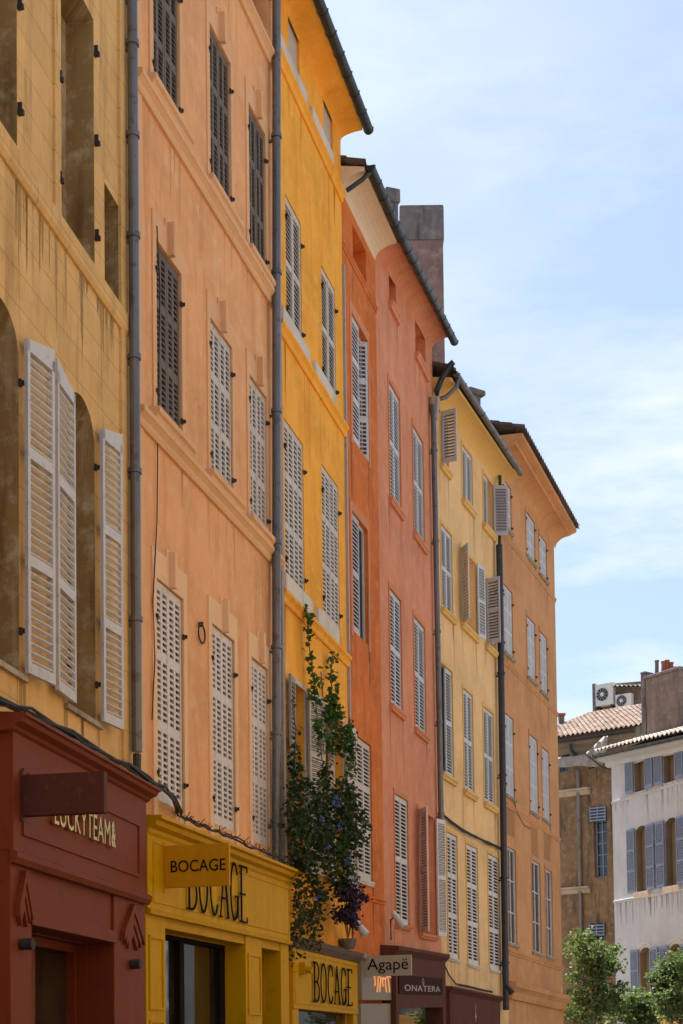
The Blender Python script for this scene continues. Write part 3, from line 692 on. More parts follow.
mb = MB(); mb.tube([f.L(*f.U(x, y, .03), .03) for x, y in pts], .008, 5); mb.build('wall_wire', 'iron', r2)
u, v = f.U(199, 634); mb = MB(); mb.tube([f.L(u+.13*math.cos(t), v+.13*math.sin(t), .04) for t in [2*math.pi*k/14 for k in range(15)]], .013, 6); f.box(mb, u-.02, u+.02, v+.1, v+.16, -.01, .06); mb.build('iron_ring', 'iron', r2)
pipe(f, r2, (276.5, 276.5), -60, 870, .07, .13, 'zinc', joints=(.06, .22, .37, .52, .66, .77, .86, .95))
pipe(f3, r2, (281.5, 280), 250, 870, .06, .1, 'zinclight', joints=(.2, .45, .7), name='drainpipe') if False else None
mb = MB(); u_, v_ = f.U(280.0, 470, .06); f.box(mb, f.len-.13, f.len-.01, 4.2, f.Uv(280, 300), -.01, .07); mb.build('pipe_casing', 'oldwood', r2)
# yellow shop 1
wS2 = .32; PY = lambda x, y, w=wS2: f2.U(x, y, w)
uA, uB = PY(148, 900)[0], PY(290.5, 950)[0]
vT = PY(153, 812, .5)[1]; vF = PY(153, 836)[1]; vfb = PY(153, 912)[1]; vop = PY(168, 928)[1]
o0, o1, d0, d1 = PY(168, 980)[0], PY(248, 980)[0], PY(264, 980)[0], PY(283, 980)[0]
sh = MB(); f.box(sh, uA, uB, vfb, vF+.05, .01, wS2)
f.box(sh, uA, o0, -.3, vfb, .01, wS2-.03); f.box(sh, o1, d0, -.3, vfb, .01, wS2-.03); f.box(sh, d1, uB, -.3, vfb, .01, wS2-.03)
f.box(sh, o0, o1, vop, vfb, .01, wS2-.05); f.box(sh, d0, d1, vop, vfb, .01, wS2-.05)
s2 = sh.build('shopfront', 'shopyel', r2, bevel=.006); s2['label'] = 'mustard yellow shopfront with tall black letters under a moulded cornice'
hc = vT-vF; mb = MB(); f.prof(mb, [(0, 0), (wS2, 0), (wS2+.03, hc*.15), (wS2+.04, hc*.35), (wS2+.12, hc*.5), (wS2+.14, hc*.75), (wS2+.2, hc*.82), (wS2+.2, hc), (0, hc+.04)], uA-.05, uB+.13, vF, vF); mb.build('shop_cornice', 'shopyel', s2)
mb = MB(); f.prof(mb, [(wS2-.02, 0), (wS2+.03, 0), (wS2+.04, .05), (wS2-.02, .08)], uA, uB, vfb-.03, vfb-.03); mb.build('lower_moulding', 'shopyel', s2)
frame_mould(f, uA+.15, uB-.06, vfb+.12, vF-.06, wS2, .02, .012).build('fascia_panel', 'shopyel', s2)
for a, b in ((uA+.05, o0-.05), (o1+.05, d0-.05)):
    frame_mould(f, a+.03, b-.03, vop-1.0, vop-.12, wS2-.03).build('pilaster_panel', 'shopyel', s2); frame_mould(f, a+.03, b-.03, .4, vop-1.12, wS2-.03).build('pilaster_panel', 'shopyel', s2)
f.holes.append((o0, o1, 0, vop, .6)); f.holes.append((d0, d1, 0, vop, .6)); mb = MB(); f.box(mb, o0+.014, o1-.014, 0, vop-.014, -.12, -.1); mb.build('shop_window', 'shopglass', s2)
mb = MB(); gm = o1-o0
for q0, q1 in ((0, .02), (.12, .22), (.42, .47), (.93, 1)): f.box(mb, o0+gm*q0, o0+gm*q1, 0, vop-.06, -.1, -.02)
f.box(mb, o0, o1, vop-.06, vop, -.1, -.02); mb.build('shop_window_frame', 'black', s2)
mb = MB(); f.box(mb, d0+.014, d1-.014, 0, vop-.014, -.15, -.1); f.box(mb, d0, d1, vop-.42, vop-.36, -.1, -.02); f.box(mb, (d0+d1)/2-.02, (d0+d1)/2+.02, 0, vop-.42, -.1, -.06); mb.build('shop_door', 'darkbrown', s2)
lining(f2, (o0, o1, 0, vop), 'shopyel', s2); lining(f2, (d0, d1, 0, vop), 'shopyel', s2)
u0, v0 = PY(184, 908, wS2); u1, _ = PY(246, 930, wS2); vt = PY(244, 868, wS2)[1]
bocage(f, u0, u1, v0, vt, wS2+.03).build('lettering', 'black', s2)
hangsign(f2, 163, 229, 846, 888, wS2, 'signor', 'projecting_sign', 'orange projecting sign reading BOCAGE on the first mustard yellow shopfront', .05, 'BOCAGE', tb=(.12, .95, .36, .64))
mb = MB(); pts = []
for k in range(26):
    x = 183+117*k/25; y = 817+ (868-817)*k/25; u, v = f2.U(x, y, .45); pts.append(f2.P(u, v+random.uniform(-.015, .03), .42+random.uniform(-.03, .03)))
mb.tube(pts, .015, 5); pts2 = [p+Vector((random.uniform(-.03, .03), random.uniform(-.03, .03), random.uniform(0, .04))) for p in pts]; mb.tube(pts2, .012, 5)
for k in range(60):
    p = random.choice(pts); q = p+Vector((random.uniform(-.1, .1), random.uniform(-.15, .15), random.uniform(-.01, .09))); mb.tube([p, q], .006, 4)
tag(mb.build('cable_bundle', 'iron', None, off=pts[0]), 'thin tangled wires and twigs along the cornice of the first mustard yellow shop', 'cable')
# ================================================================== HOUSE 3 (golden yellow)
f = f3; r3 = empty('golden_house', f.O, 'golden yellow house with deep eaves, pale sills and a climbing plant on its lowest floor', 'house', 'terraced town houses along the street')
for q in ((288.4, 299.5, 9, 32, 78, 98), (323.8, 333, 97, 113, 165, 179)):
    window(f, r3, rect(f, *q), leaves=(), depth=.05, blind='blind')
for q in ((286, 301.5, 199, 221, 327, 346), (322, 335.5, 269.4, 288.4, 385.4, 403)):
    window(f, r3, rect(f, *q), mat='shutyel', cols=1, panels=2, pitch=.08, lip=.2, hinges=True)
for q in ((284.8, 304, 420.6, 444, 580.5, 596.6), (322.5, 339, 470, 483.5, 618.6, 630)):
    window(f, r3, rect(f, *q), mat='shutyel', cols=2, panels=3, pitch=.08, lip=.42, hinges=True)
ra = rect(f, 291, 305, 680, 692, 868, 874); rb = (rect(f, 329.5, 343, 703, 714, 880, 885)[0], rect(f, 329.5, 343, 703, 714, 880, 885)[1], ra[2], ra[3])
window(f, r3, ra, leaves=(('L', 174, .40), ('R', 166, .55)), mat='oldwood', cols=1, panels=3, pitch=.075, leafmat={'R': 'shutyel'}, depth=.2, frame='shutyel', bars=(1, 2), surround='whitesill', sr=(.08, .08, .08, 0))
window(f, r3, rb, leaves=(('L', 175, .45), ('R', 172, .50)), mat='shutyel', cols=1, panels=3, pitch=.075, depth=.2, frame='shutyel', bars=(1, 2), surround='whitesill', sr=(.08, .08, .08, 0))
vE = f.Uv(345, 150)
later(f, r3, 'yellow', 0, f.len, vE+.2, vE+.2, f.holes, 9, 1.6)
for (xl, yl, hw_, pale) in ((282, 73, .24, 1), (282, 338, .22, 1), (283, 603, .24, 1)):
    v = f.Uv(xl, yl); mould(f, r3, .0, f.len-.02, v+.2, .2, .1, 'yellow')
    for ww in ((.1, 1.75), (2.05, 3.55)):
        mb = MB(); f.box(mb, ww[0]+.05, min(ww[1], f.len-.1), v+.2, v+.2+hw_*1.3, -.005, .06); mb.build('sill', 'whitesill', r3)
coving(f, r3, 0, f.len+.02, vE, vE, .44, .12, .06, 'yellow')
gutterp(f, r3, -.1, f.len+.1, vE+.15, vE+.15, .55, .095)
roof(f, r3, 'roofdark', 0, f.len+.05, vE+.29, vE+.29, .42)
mb = MB(); f.box(mb, f.len-.02, f.len+.035, 5, f.Uv(346, 380)+2.2, -.01, .05); mb.build('downpipe_strip', 'zinclight', r3)
# yellow shop 2
wS3 = .14; PZ = lambda x, y, w=wS3: f3.U(x, y, w)
uA, uB = .02, f.len-.05; vC = PZ(291, 936)[1]; vF = PZ(291, 947)[1]; vfb = PZ(291, 1008)[1]
sh = MB(); f.box(sh, uA, uB, vfb, vF, .01, wS3); f.box(sh, uA, uA+.35, -.3, vfb, .01, wS3-.02); f.box(sh, uB-.3, uB, -.3, vfb, .01, wS3-.02)
s3 = sh.build('shopfront', 'shopyel', r3, bevel=.005); s3['label'] = 'lower mustard yellow shopfront with black letters under a dark weathered board'
mb = MB(); f.prof(mb, [(0, 0), (wS3+.02, 0), (wS3+.05, .05), (wS3+.08, .1), (wS3+.1, vC-vF), (0, vC-vF+.03)], uA-.02, uB+.05, vF, vF); mb.build('shop_cornice', 'woodfas', s3)
frame_mould(f, uA+.08, uB-.05, vfb+.08, vF-.06, wS3, .02, .01).build('fascia_panel', 'shopyel', s3)
f.holes.append((uA+.35, uB-.3, 0, vfb, .5)); mb = MB(); f.box(mb, uA+.352, uB-.302, 0, vfb-.002, -.1, -.05); mb.build('shop_window', 'shopglass', s3)
u0, v0 = PZ(311, 1001); u1 = PZ(351, 1005)[0]; vt = PZ(311, 962)[1]; bocage(f, u0, u1, v0, vt, wS3+.03).build('lettering', 'black', s3)
u, v = PZ(301, 969); mb = MB(); f.box(mb, u-.1, u+.08, v-.09, v+.1, wS3-.01, wS3+.1); mb.tube([f.L(u-.02, v+.0, wS3+.08), f.L(u-.02, v-.03, wS3+.2)], .06, 10); tag(mb.build('alarm_box', 'shopyel', None), 'small yellow alarm box on the left end of the lower mustard yellow fascia', 'alarm box'); 
ob = bpy.data.objects['alarm_box']; ob.location = f.O
# ================================================================== HOUSE 4a (orange), 4b (salmon)
f = f4; r4 = empty('orange_house', f.O, 'narrow burnt orange house with one column of windows under a cream coved eave', 'house', 'terraced town houses along the street')
wtop = rect(f, 352.5, 366, 226, 250, 257.7, 281); window(f, r4, wtop, leaves=(), depth=.3, blind='orange')
r = rect(f, 351.6, 367.8, 321, 335.6, 441, 456); window(f, r4, r, leaves=(('L', 0), ('R', -55)), mat='shut', panels=3, pitch=.085, lip=.32, depth=.14, sr=(.14, .1, .2, .14), surround='salmon_trim')
r = rect(f, 352, 367.8, 514, 529, 630, 643.5); window(f, r4, r, leaves=(('L', 0),), mat='shutlil', panels=2, pitch=.085, lip=.32, depth=.10, bars=(1, 0), sr=(.14, .1, .2, .14), surround='salmon_trim')
r = rect(f, 357, 371.3, 737, 746, 873, 886.5); window(f, r4, r, mat='shutyel', panels=3, pitch=.075, sill=('whitesill', .03, .1, .05), sr=(.1, .08, .1, 0), surround='orange')
vE4 = f.Uv(350, 208)
later(f, r4, 'orange', 0, f.len, vE4+.5, vE4+.5, f.holes, 9, 1.6)
mould(f, r4, .02, f.len, f.Uv(346, 255)+.1, .1, .05, 'orange'); mould(f, r4, .02, f.len, f.Uv(358, 893), .1, .05, 'orange')
coving(f, r4, .0, f.len, vE4, vE4, .47, .3, .08, 'coving')
gutterp(f, r4, 0.02, f.len, vE4+.40, vE4+.42, .57, .10); roof(f, r4, 'roofdark', 0, f.len, vE4+.46, vE4+.50, .5)
mb = MB(); g0 = f.L(.1, vE4+.32, .55); mb.tube([g0, f.L(.05, vE4+.16, .42), f.L(-.02, vE4-.05, .12)], .045, 10); mb.build('downpipe', 'gutter', r4)
f = f5; r5 = empty('salmon_house', f.O, 'salmon pink house with two columns of shutters, between the orange and cream houses', 'house', 'terraced town houses along the street')
for q in ((389, 396, 262, 275, 305, 313), (415.3, 425.5, 318, 335, 356, 371)):
    window(f, r5, rect(f, *q), leaves=(), depth=.3, blind='salmon', sill=('salmon', .1, .16, .12))
for q in ((389, 400, 384, 398.6, 499.6, 510), (413, 423.6, 429, 441, 534.8, 544), (389.7, 401.3, 590.7, 599.5, 705, 712), (414, 425.2, 618.6, 627, 728, 735.7)):
    window(f, r5, rect(f, *q), mat='shut', cols=1, panels=2, pitch=.085, lip=.32, sill=('salmon_trim', .1, .14, .1), sr=(.07, .01, .12, 0), surround='salmon_trim')
window(f, r5, rect(f, 394.7, 408, 794, 801, 922, 927.5), mat='shutpink', panels=2, pitch=.085, lip=.32, sill=('salmon_trim', .08, .1, .08), sr=(.07, .01, .1, 0), surround='salmon_trim')
window(f, r5, rect(f, 418.5, 434, 810, 818, 932, 937), leaves=(('L', 148, .5), ('R', 166, .5)), mat='shutpink', panels=2, pitch=.065, depth=.3, blind='salmon_trim', sill=('salmon_trim', .08, .12, .1), sr=(.07, .01, .1, 0), surround='salmon_trim')
vE5a = f.Uv(381, 262); vE5b = f.Uv(433, 352)
later(f, r5, 'salmon', 0, f.len, vE5a+.4, vE5b+.4, f.holes, 9, 1.6)
coving(f, r5, 0.0, f.len, vE5a, vE5b, .47, .27, .08, 'salmon')
vga = vE4+.42+f4.s*f4.len
gutterp(f, r5, 0, f.len+.1, vga, f.Uv(455, 340, .6), .57, .10); roof(f, r5, 'roofdark', 0, f.len, vga+.14, f.Uv(455, 340, .6)+.14, .5)
ro5 = [o for o in r5.children if o.name.startswith('roof')][0]
# swan neck + pipe between salmon and cream houses
mb = MB(); ug = f.len-.02
vj = f.Uv(433, 405, .1)
mb.tube([f.L(ug+.0, f.Uv(449, 352, .55), .55), f.L(ug, f.Uv(447, 360, .45), .45), f.L(ug, f.Uv(438, 372, .25), .22), f.L(ug-.03, f.Uv(434, 385, .12), .12), f.L(ug-.05, vj, .11)], .075, 12)
mb.build('downpipe_neck', 'gutter', r5, smooth=True)
u, v = f.U(433.5, 408, .11); mb = MB(); mb.tube([f.L(u, v+.25, .13), f.L(u, v+.22, .13), f.L(u, v-.05, .13), f.L(u, v-.3, .13)], [.14, .15, .12, .08], 12); mb.build('rain_hopper', 'stone', r5)
pipe(f, r5, (433.2, 442), 405, 860, .07, .12, 'zinc', joints=(.1, .3, .5, .7, .9))
# chimney between salmon and cream roofs
ZC = 37.6; pa, pb = at(402, 300, ZC), at(444, 300, ZC); zt = at(420, 205, ZC).z; zb = at(420, 380, ZC).z-1.2
def chim(root, origin, pa, pb, dep, z0, z1, mat, cap, capmat, name='chimney', capo=.06):
    dx = Vector((pb.x-pa.x, pb.y-pa.y, 0)); l = dx.length; dx.normalize(); dn = Vector((-dx.y, dx.x, 0)); mb = MB(); o = Vector((pa.x, pa.y, 0))-origin
    def bx(mb, e, za, zb_):
        c = [o+dx*a+dn*b for a, b in ((-e, -e), (l+e, -e), (l+e, dep+e), (-e, dep+e))]
        mb.hexa([p+Vector((0, 0, za)) for p in c]+[p+Vector((0, 0, zb_)) for p in c])
        mb.uv[-6:] = [[(0, za), (0, za), (l, za), (l, za)], [(0, zb_), (l, zb_), (l, zb_), (0, zb_)], [(0, za), (l, za), (l, zb_), (0, zb_)], [(l, za), (l+dep, za), (l+dep, zb_), (l, zb_)], [(0, za), (l, za), (l, zb_), (0, zb_)], [(l, za), (l+dep, za), (l+dep, zb_), (l, zb_)]]
    bx(mb, 0, z0, z1-cap); c_ = mb.build(name, mat, root, recalc=False, bevel=.02)
    mb = MB(); bx(mb, capo, z1-cap+.002, z1); mb.build('chimney_cap', capmat, c_, recalc=False, bevel=.04)
    return c_
chim(ro5, f.O, pa, pb, .8, zb, zt, 'chimney', .95, 'soot', capo=.03)
pa, pb = at(388, 250, 35), at(399, 250, 35.1); chim(ro5, f.O, pa, pb, .35, at(393, 320, 35).z, at(393, 187, 35).z, 'soot', .35, 'soot', capo=.05)
# shops under orange and salmon houses
f = f4; sh = MB(); wS4 = .2
vT = f.Uv(358, 954, wS4); f.box(sh, .02, f.len+.35, f.Uv(366, 1000, wS4), vT-.08, .01, wS4); f.box(sh, -.02, f.len+.35, vT-.08, vT, .01, wS4+.06); s4 = sh.build('shopfront', 'greige', r4, bevel=.004)
mb = MB(); f.box(mb, .0, f.len+.35, -.3, f.Uv(366, 1002, wS4)-.03, .01, wS4-.02); mb.build('shop_panel', 'greige', s4)
u0, u1 = f.U(372, 984, wS4)[0], f.U(389, 984, wS4)[0]; v0, v1 = f.Uv(372, 993, wS4), f.Uv(372, 977, wS4); mb = MB()
for k in range(6):
    a = u0+(u1-u0)*(k+.2)/6; h = (v1-v0)*(.55+.45*abs(math.sin(k*2.1))); pts = [f.L(a+.05*math.sin(t*3+k), v1-h*t, wS4+.04) for t in [j/6 for j in range(7)]]; mb.tube(pts, .016, 6)
mb.tube([f.L(u0+(u1-u0)*t, v1+.03*math.sin(t*9), wS4+.04) for t in [j/12 for j in range(13)]], .014, 6); mb.build('lettering', 'glow', s4)
hangsign(f4, 364.8, 411.5, 956, 976.5, wS4, 'signgrey', 'projecting_sign', 'pale grey projecting sign reading Agap\u00eb above the glowing gold letters', .05, 'Agap\u00eb', tb=(.05, .93, .12, .86))
f = f5; wS5 = .3; uA, uB = f.U(396, 990, wS5)[0], f.U(446, 1000, wS5)[0]
vT = f.Uv(401, 946, wS5+.1); vF = f.Uv(401, 956, wS5); vb = f.Uv(401, 1008, wS5)
sh = MB(); f.box(sh, uA, uB, vb, vF, .01, wS5); f.box(sh, uA, uA+.25, -.3, vb, .01, wS5); f.box(sh, uB-.4, uB, -.3, vb, .01, wS5); s5 = sh.build('shopfront', 'brown', r5, bevel=.005)
mb = MB(); f.prof(mb, [(0, 0), (wS5, 0), (wS5+.04, .05), (wS5+.1, .12), (wS5+.1, vT-vF), (0, vT-vF+.03)], uA-.1, uB+.1, vF, vF); mb.build('shop_cornice', 'brown', s5)
u0, u1 = f.U(398, 984, wS5)[0], f.U(441.5, 984, wS5)[0]; v1, v0 = f.Uv(398, 975, wS5), f.Uv(398, 993.5, wS5); mb = MB(); f.box(mb, u0, u1, v0, v1, wS5-.01, wS5+.03); sb5 = mb.build('sign_board', 'darkbrown', s5)
H_ = v1-v0; W_ = u1-u0; mb = textmesh('ONATERA', u0+W_*.1, u0+W_*.92, v0+H_*.15, v0+H_*.50, lambda a, b, c: f5.L(a, b, wS5+.031+c), .012, 1.1)
uc = u0+W_*.5
for sx in (-1, 1): mb.tube([f.L(uc, v0+H_*.5, wS5+.04), f.L(uc+sx*.09, v0+H_*.7, wS5+.04), f.L(uc+sx*.02, v0+H_*.9, wS5+.04)], .012, 5)
mb.build('lettering', 'pink', s5)
mb = MB(); f.box(mb, uA+.25, uB-.4, 0, vb, .03, .08); mb.build('shop_window', 'shopglass', s5)
# floodlights on the shop ledges
def flood(f, x, y, w, label, mat='acwhite', k=1.):
    u, v = f.U(x, y, w); o = f.P(u, v, w); root = empty('floodlight', o, label, 'floodlight', 'floodlights above the shops')
    mb = MB(); a = Vector((0, 0, 0)); mb.tube([a, Vector((0, 0, .42*k)), f.n*.12*k+Vector((0, 0, .5*k))], .018, 6); mb.build('bracket', 'iron', root)
    mb = MB(); c = f.n*.16*k+Vector((0, 0, .42*k)); dx = f.n*.11*k+Vector((0, 0, -.16*k)); mb.tube([c-dx, c+dx*.2, c+dx, c+dx*1.05], [.05*k, .075*k, .105*k, .08*k], 12); mb.build('lamp_head', mat, root)
flood(f5, 391, 940, .15, 'grey tilted floodlight on a bracket at the left end of the brown shop cornice')
flood(f4, 353, 948, .25, 'small grey floodlight just below the dark purple plant', k=.9)
flood(f7, 504, 1002, .35, 'dark lamp fixed at the foot of the black drainpipe by the corner house', 'pipeblack', k=.9)
# ================================================================== HOUSE 5 (cream)
f = f6; r6 = empty('cream_house', f.O, 'cream yellow house with three columns of lilac grey shutters, some standing open', 'house', 'terraced town houses along the street')
SW = dict(mat='shut', pitch=.085, lip=.32, sill=('cream_trim', .1, .16, .12), sr=(.06, .01, .1, 0), surround='cream_trim')
window(f, r6, rect(f, 440.5, 447.5, 412, 421, 464, 472), leaves=(('L', 97, .42), ('R', 0)), panels=1, **{**SW, 'mat': 'shutlil'})
window(f, r6, rect(f, 462, 472, 445.4, 457, 499.6, 510), panels=1, **SW)
window(f, r6, rect(f, 483, 492.7, 474, 485, 525, 534), leaves=(('L', 0), ('R', 112, .42)), panels=1, leafmat={'R': 'shutlil'}, **SW)
window(f, r6, rect(f, 441, 452, 524.5, 536, 608, 617), panels=2, **SW)
window(f, r6, rect(f, 461, 475, 549, 563, 625, 634), leaves=(('L', 140, .42), ('R', 168, .42)), panels=2, depth=.3, **{**SW, 'blind': 'cream_trim'})
window(f, r6, rect(f, 485.5, 493.5, 580, 587, 645, 651), leaves=(('L', 100, .42), ('R', 0)), panels=2, **{**SW, 'mat': 'shutlil'})
window(f, r6, rect(f, 440, 452.7, 661, 674, 772, 779), leaves=(('L', -24), ('R', 0)), panels=2, depth=.4, **{**SW, 'leafmat': {'L': 'shutlil'}})
window(f, r6, rect(f, 463.5, 473, 688, 696.6, 789, 795), panels=2, **SW); window(f, r6, rect(f, 483.5, 493.7, 707, 714, 802, 807), panels=2, **SW)
for q in ((447.4, 457.7, 832, 837, 956, 961), (466.8, 478, 844, 849, 963, 967), (488.4, 499.6, 854, 859, 967, 972.5)):
    window(f, r6, rect(f, *q), panels=3, cols=1, pitch=.09, lip=.34, mat='shutpink', sill=('whitesill', .03, .08, .06), sr=(.06, .01, .1, 0), surround='cream_trim')
vE6 = f.Uv(462, 436)
later(f, r6, 'cream', 0, f.len, vE6+.4, vE6+.4, f.holes, 9, 1.6)
coving(f, r6, 0, f.len+.1, vE6, vE6, .5, .30, .08, 'cream_trim'); gutterp(f, r6, .1, f.len+.18, vE6+.50, vE6+.42, .6, .085, 'zinc'); roof(f, r6, 'roofdark', 0, f.len+.1, vE6+.64, vE6+.56, .56)
ro6 = [o for o in r6.children if o.name.startswith('roof')][0]
mb = MB(); mb.tube([f.L(.22, vE6+.5, .6), f.L(.2, vE6+.2, .58), f.L(.12, vE6-.05, .3), f.L(-.05, vE6-.15, .12)], .055, 10); mb.build('downpipe_neck', 'zinc', r6, smooth=True)
pipe(f7, r6, (499.3, 506), 545, 1010, .095, .16, 'pipeblack', joints=(.1, .28, .5, .72, .9))
pipe(f7, r6, (500, 499.5), 476, 550, .05, .14, 'pipeblack')
pa, pb = at(471, 410, 41), at(481, 410, 41.2); c_ = chim(ro6, f.O, pa, pb, .35, at(476, 450, 41).z-.5, at(476, 388, 41).z, 'soot', .16, 'soot', capo=.11)
pa, pb = at(489, 430, 43), at(495, 430, 43); chim(ro6, f.O, pa, pb, .3, at(492, 460, 43).z-.5, at(492, 423, 43).z, 'pot', .1, 'pot', capo=.03)
pa, pb = at(496.5, 430, 43.6), at(501, 430, 43.6); chim(ro6, f.O, pa, pb, .3, at(498, 460, 43.6).z-.5, at(498, 427, 43.6).z, 'zinc', .08, 'zinc', capo=.01)
mb = MB(); pts = [(443.5, 816, .06), (452, 822, .08), (463, 831, .07), (476, 838, .1), (488, 843, .08), (501, 849, .08)]
P3 = [f.P(*f.U(x, y, w), w) for x, y, w in pts]
for k in range(4): mb.tube([p+Vector((0, 0, random.uniform(-.05, .05))) for p in P3], .022, 5)
tag(mb.build('cable_bundle', 'iron', None, off=P3[0]), 'dark cable bundle crossing the cream yellow house above its lowest row of shutters', 'cable')
pts = [(444, 964, .05), (449, 975, .06), (456, 984, .1), (468, 986, .12)]; P3 = [f.P(*f.U(x, y, w), w) for x, y, w in pts]; mb = MB(); mb.tube(P3, .02, 5)
mb.tube([f.P(*f.U(x, y, .1), .1) for x, y in ((460, 985), (470, 987), (482, 990), (492, 992))], .03, 5)
tag(mb.build('cable_bundle', 'cable', None, off=P3[0]), 'black cable hanging down to the brown cornice below the cream yellow house', 'cable')
wS6 = .2; vT = f.Uv(447, 985, wS6+.1); vF = f.Uv(447, 992, wS6); uA, uB = .0, f.U(500, 1000, wS6)[0]
sh = MB(); f.box(sh, uA, uB, f.Uv(452, 1040, wS6), vF, .01, wS6); f.box(sh, uA, uA+.3, -.3, f.Uv(452, 1040, wS6), .01, wS6); f.box(sh, uB-.3, uB, -.3, f.Uv(452, 1040, wS6), .01, wS6); s6 = sh.build('shopfront', 'brown', r6, bevel=.005)
mb = MB(); f.prof(mb, [(0, 0), (wS6, 0), (wS6+.1, .1), (wS6+.1, vT-vF), (0, vT-vF+.03)], uA-.05, uB+.05, vF, vF); mb.build('shop_cornice', 'brown', s6)
u, v = f.U(475, 1018, wS6); mb = MB(); mb.tube([f.L(u, v-.1, wS6+.02), f.L(u, v+.35, wS6+.02)], .012, 5); mb.tube([f.L(u-.07, v, wS6+.02), f.L(u, v+.12, wS6+.02), f.L(u+.07, v, wS6+.02)], .012, 5); mb.build('sign_emblem', 'pink', s6)
mb = MB(); f.box(mb, uA+.3, uB-.3, 0, f.Uv(452, 1040, wS6), .0, .05); mb.build('shop_window', 'shopglass', s6)
# ================================================================== HOUSE 6 (apricot, corner)
f = f7; r7 = empty('apricot_corner_house', f.O, 'apricot corner house ending the row, with grey plank shutters and deep tiled eave', 'house', 'terraced town houses along the street')
SW = dict(mat='shut', plank=4, hinges=True, sr=(.05, .01, .14, 0), surround='apricot', sill=('stone', .06, .07, .09), leaves=(('L', 0), ('R', 0)))
for q in ((503, 511, 479, 489, 524, 533), (526, 534.7, 513, 521.6, 555, 565), (539, 546.4, 536, 542, 575, 581),
          (503.5, 512.4, 584.5, 593, 652, 658.6), (527, 535.2, 616, 625, 676, 683.5), (539.7, 547, 632, 638, 691, 696),
          (505, 513.6, 713, 720, 794, 799), (529.4, 537.6, 734.7, 740.6, 811, 815.5), (542, 549.3, 748, 752, 818.5, 822.5)):
    window(f, r7, rect(f, *q), **SW)
for q in ((507.5, 516, 847, 851, 942, 946.5), (531.8, 540.6, 860, 864.6, 951, 954.5), (545.5, 552.3, 869, 872, 955.5, 958)):
    window(f, r7, rect(f, *q), leaves=(), frame='shut', bars=(1, 2), depth=.06, hinges=False, sr=(.05, .01, .14, 0), surround='apricot', sill=('stone', .06, .07, .09))
vEa, vEb = f.Uv(503, 470), f.Uv(553, 545)
later(f, r7, 'apricot', 0, f.len, vEa+.3, vEb+.3, f.holes, 9, 1.8)
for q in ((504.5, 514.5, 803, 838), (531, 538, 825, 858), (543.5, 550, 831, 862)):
    (ua_, va_), (ub_, vb_x) = f.U(q[0], q[2]), f.U(q[1], q[3]); mb = MB(); f.box(mb, ua_, ub_, vb_x, va_, -.01, .0035); mb.build('sill_band', 'sillband', r7)  # thin band of darker plaster below each sill of this row
for x, y in ((527, 564), (530, 687), (530, 820)): mould(f, r7, .05, f.len+.03, f.Uv(x, y)+.04, .12, .05, 'apricot')
mould(f, r7, .05, f.len+.03, f.Uv(530, 957), .12, .06, 'apricot'); mould(f, r7, .05, f.len+.12, f.Uv(510, 982), .5, .22, 'apricot', 'shop_cornice')
coving(f, r7, .0, f.len+.2, vEa+.15, vEb, .52, .36, .1, 'apricot')
mb = MB(); f.prof(mb, [(.4, .0), (.7, .1), (.72, .2), (-.1, .25), (-.1, .0)], 0.02, f.len+.3, vEa+.63, vEb+.38); mb.build('eave_board', 'apricot', r7)
roof(f, r7, 'roofdark', -.1, f.len+.32, vEa+.94, vEb+.66, .82, pitch=.22)
mb = MB(); mb.tube([f.L(*f.U(x, y, .03), .03) for x, y in ((514, 801), (517, 812), (524, 825), (531, 829))], .01, 5); mb.build('wall_wire', 'iron', r7)
for a_, k_ in DEFER: wall(*a_, **k_)
# ================================================================== FAR BUILDINGS
f8 = Fac(at(612, 800, 60.), (-200, 1050), True); f = f8
r8 = empty('white_building', f.O, 'white rendered building with blue grey shutters at the right edge of the photo', 'building')
def far_win(q, **k): window(f8, r8, rect(f8, *q), mat='shutblue', depth=.45, blind=None, frame='cream_reveal', **k)
row = []
vT = f.Uv(640, 757.5); vB = f.Uv(640, 791); step = f.U(670, 770)[0]-f.U(640, 770)[0]
uw = f.U(634.5, 780)[0], f.U(646, 780)[0]
for k in range(4):
    lv = (('L', 178, .56), ('R', 178, .6)); a, b = uw[0]+k*step, uw[1]+k*step
    window(f, r8, (a, b, vB, vT), leaves=lv, mat='shutblue', depth=.3, blind='cream_reveal', panels=1, pitch=.1)
    window(f, r8, (a, b, f.Uv(640, 892), f.Uv(640, 826)), leaves=lv, mat='shutblue', depth=.3, blind='cream_reveal', rise=.16, panels=3, pitch=.1, sill=('whitesill', .12, .25, .12))
    window(f, r8, (a+.1, b+.1, f.Uv(640, 1012), f.Uv(640, 948)), leaves=lv, mat='shutblue', depth=.3, blind='cream_reveal', rise=.2, panels=3, pitch=.1, sr=(0.0, 0.0, .12, 0))
    mb = MB(); ua, ub = a+.1, b+.1; vs = f.Uv(640, 948)-.22; N = 12; pts = [f.L(ua-.2+(ub-ua+.4)*i/N, vs+.40*math.sin(math.pi*i/N)**.6, .01) for i in range(N+1)]; mb.tube(pts, .035, 6); mb.build('arch_moulding', 'whitesill', r8)
    for vv, uu in ((f.Uv(640, 892), a), (vB, a), (f.Uv(640, 1012), a+.1)):
        mb = MB(); wd_ = .5*(b-a); 
        hgt = {0: 0}.get(1, 1.7); f.box(mb, uu+wd_*1.2, b-.02+(uu-a), vv+.02, vv+hgt, -.29, -.25); mb.build('casement', 'dark', r8)
vEv = f.Uv(614, 766)
U8 = 9.5
for k in range(40): f.stains.append((random.uniform(.2, 9), f.Uv(614, random.choice((803, 902.5))), random.uniform(.2, 1.2), random.uniform(.03, .14)))
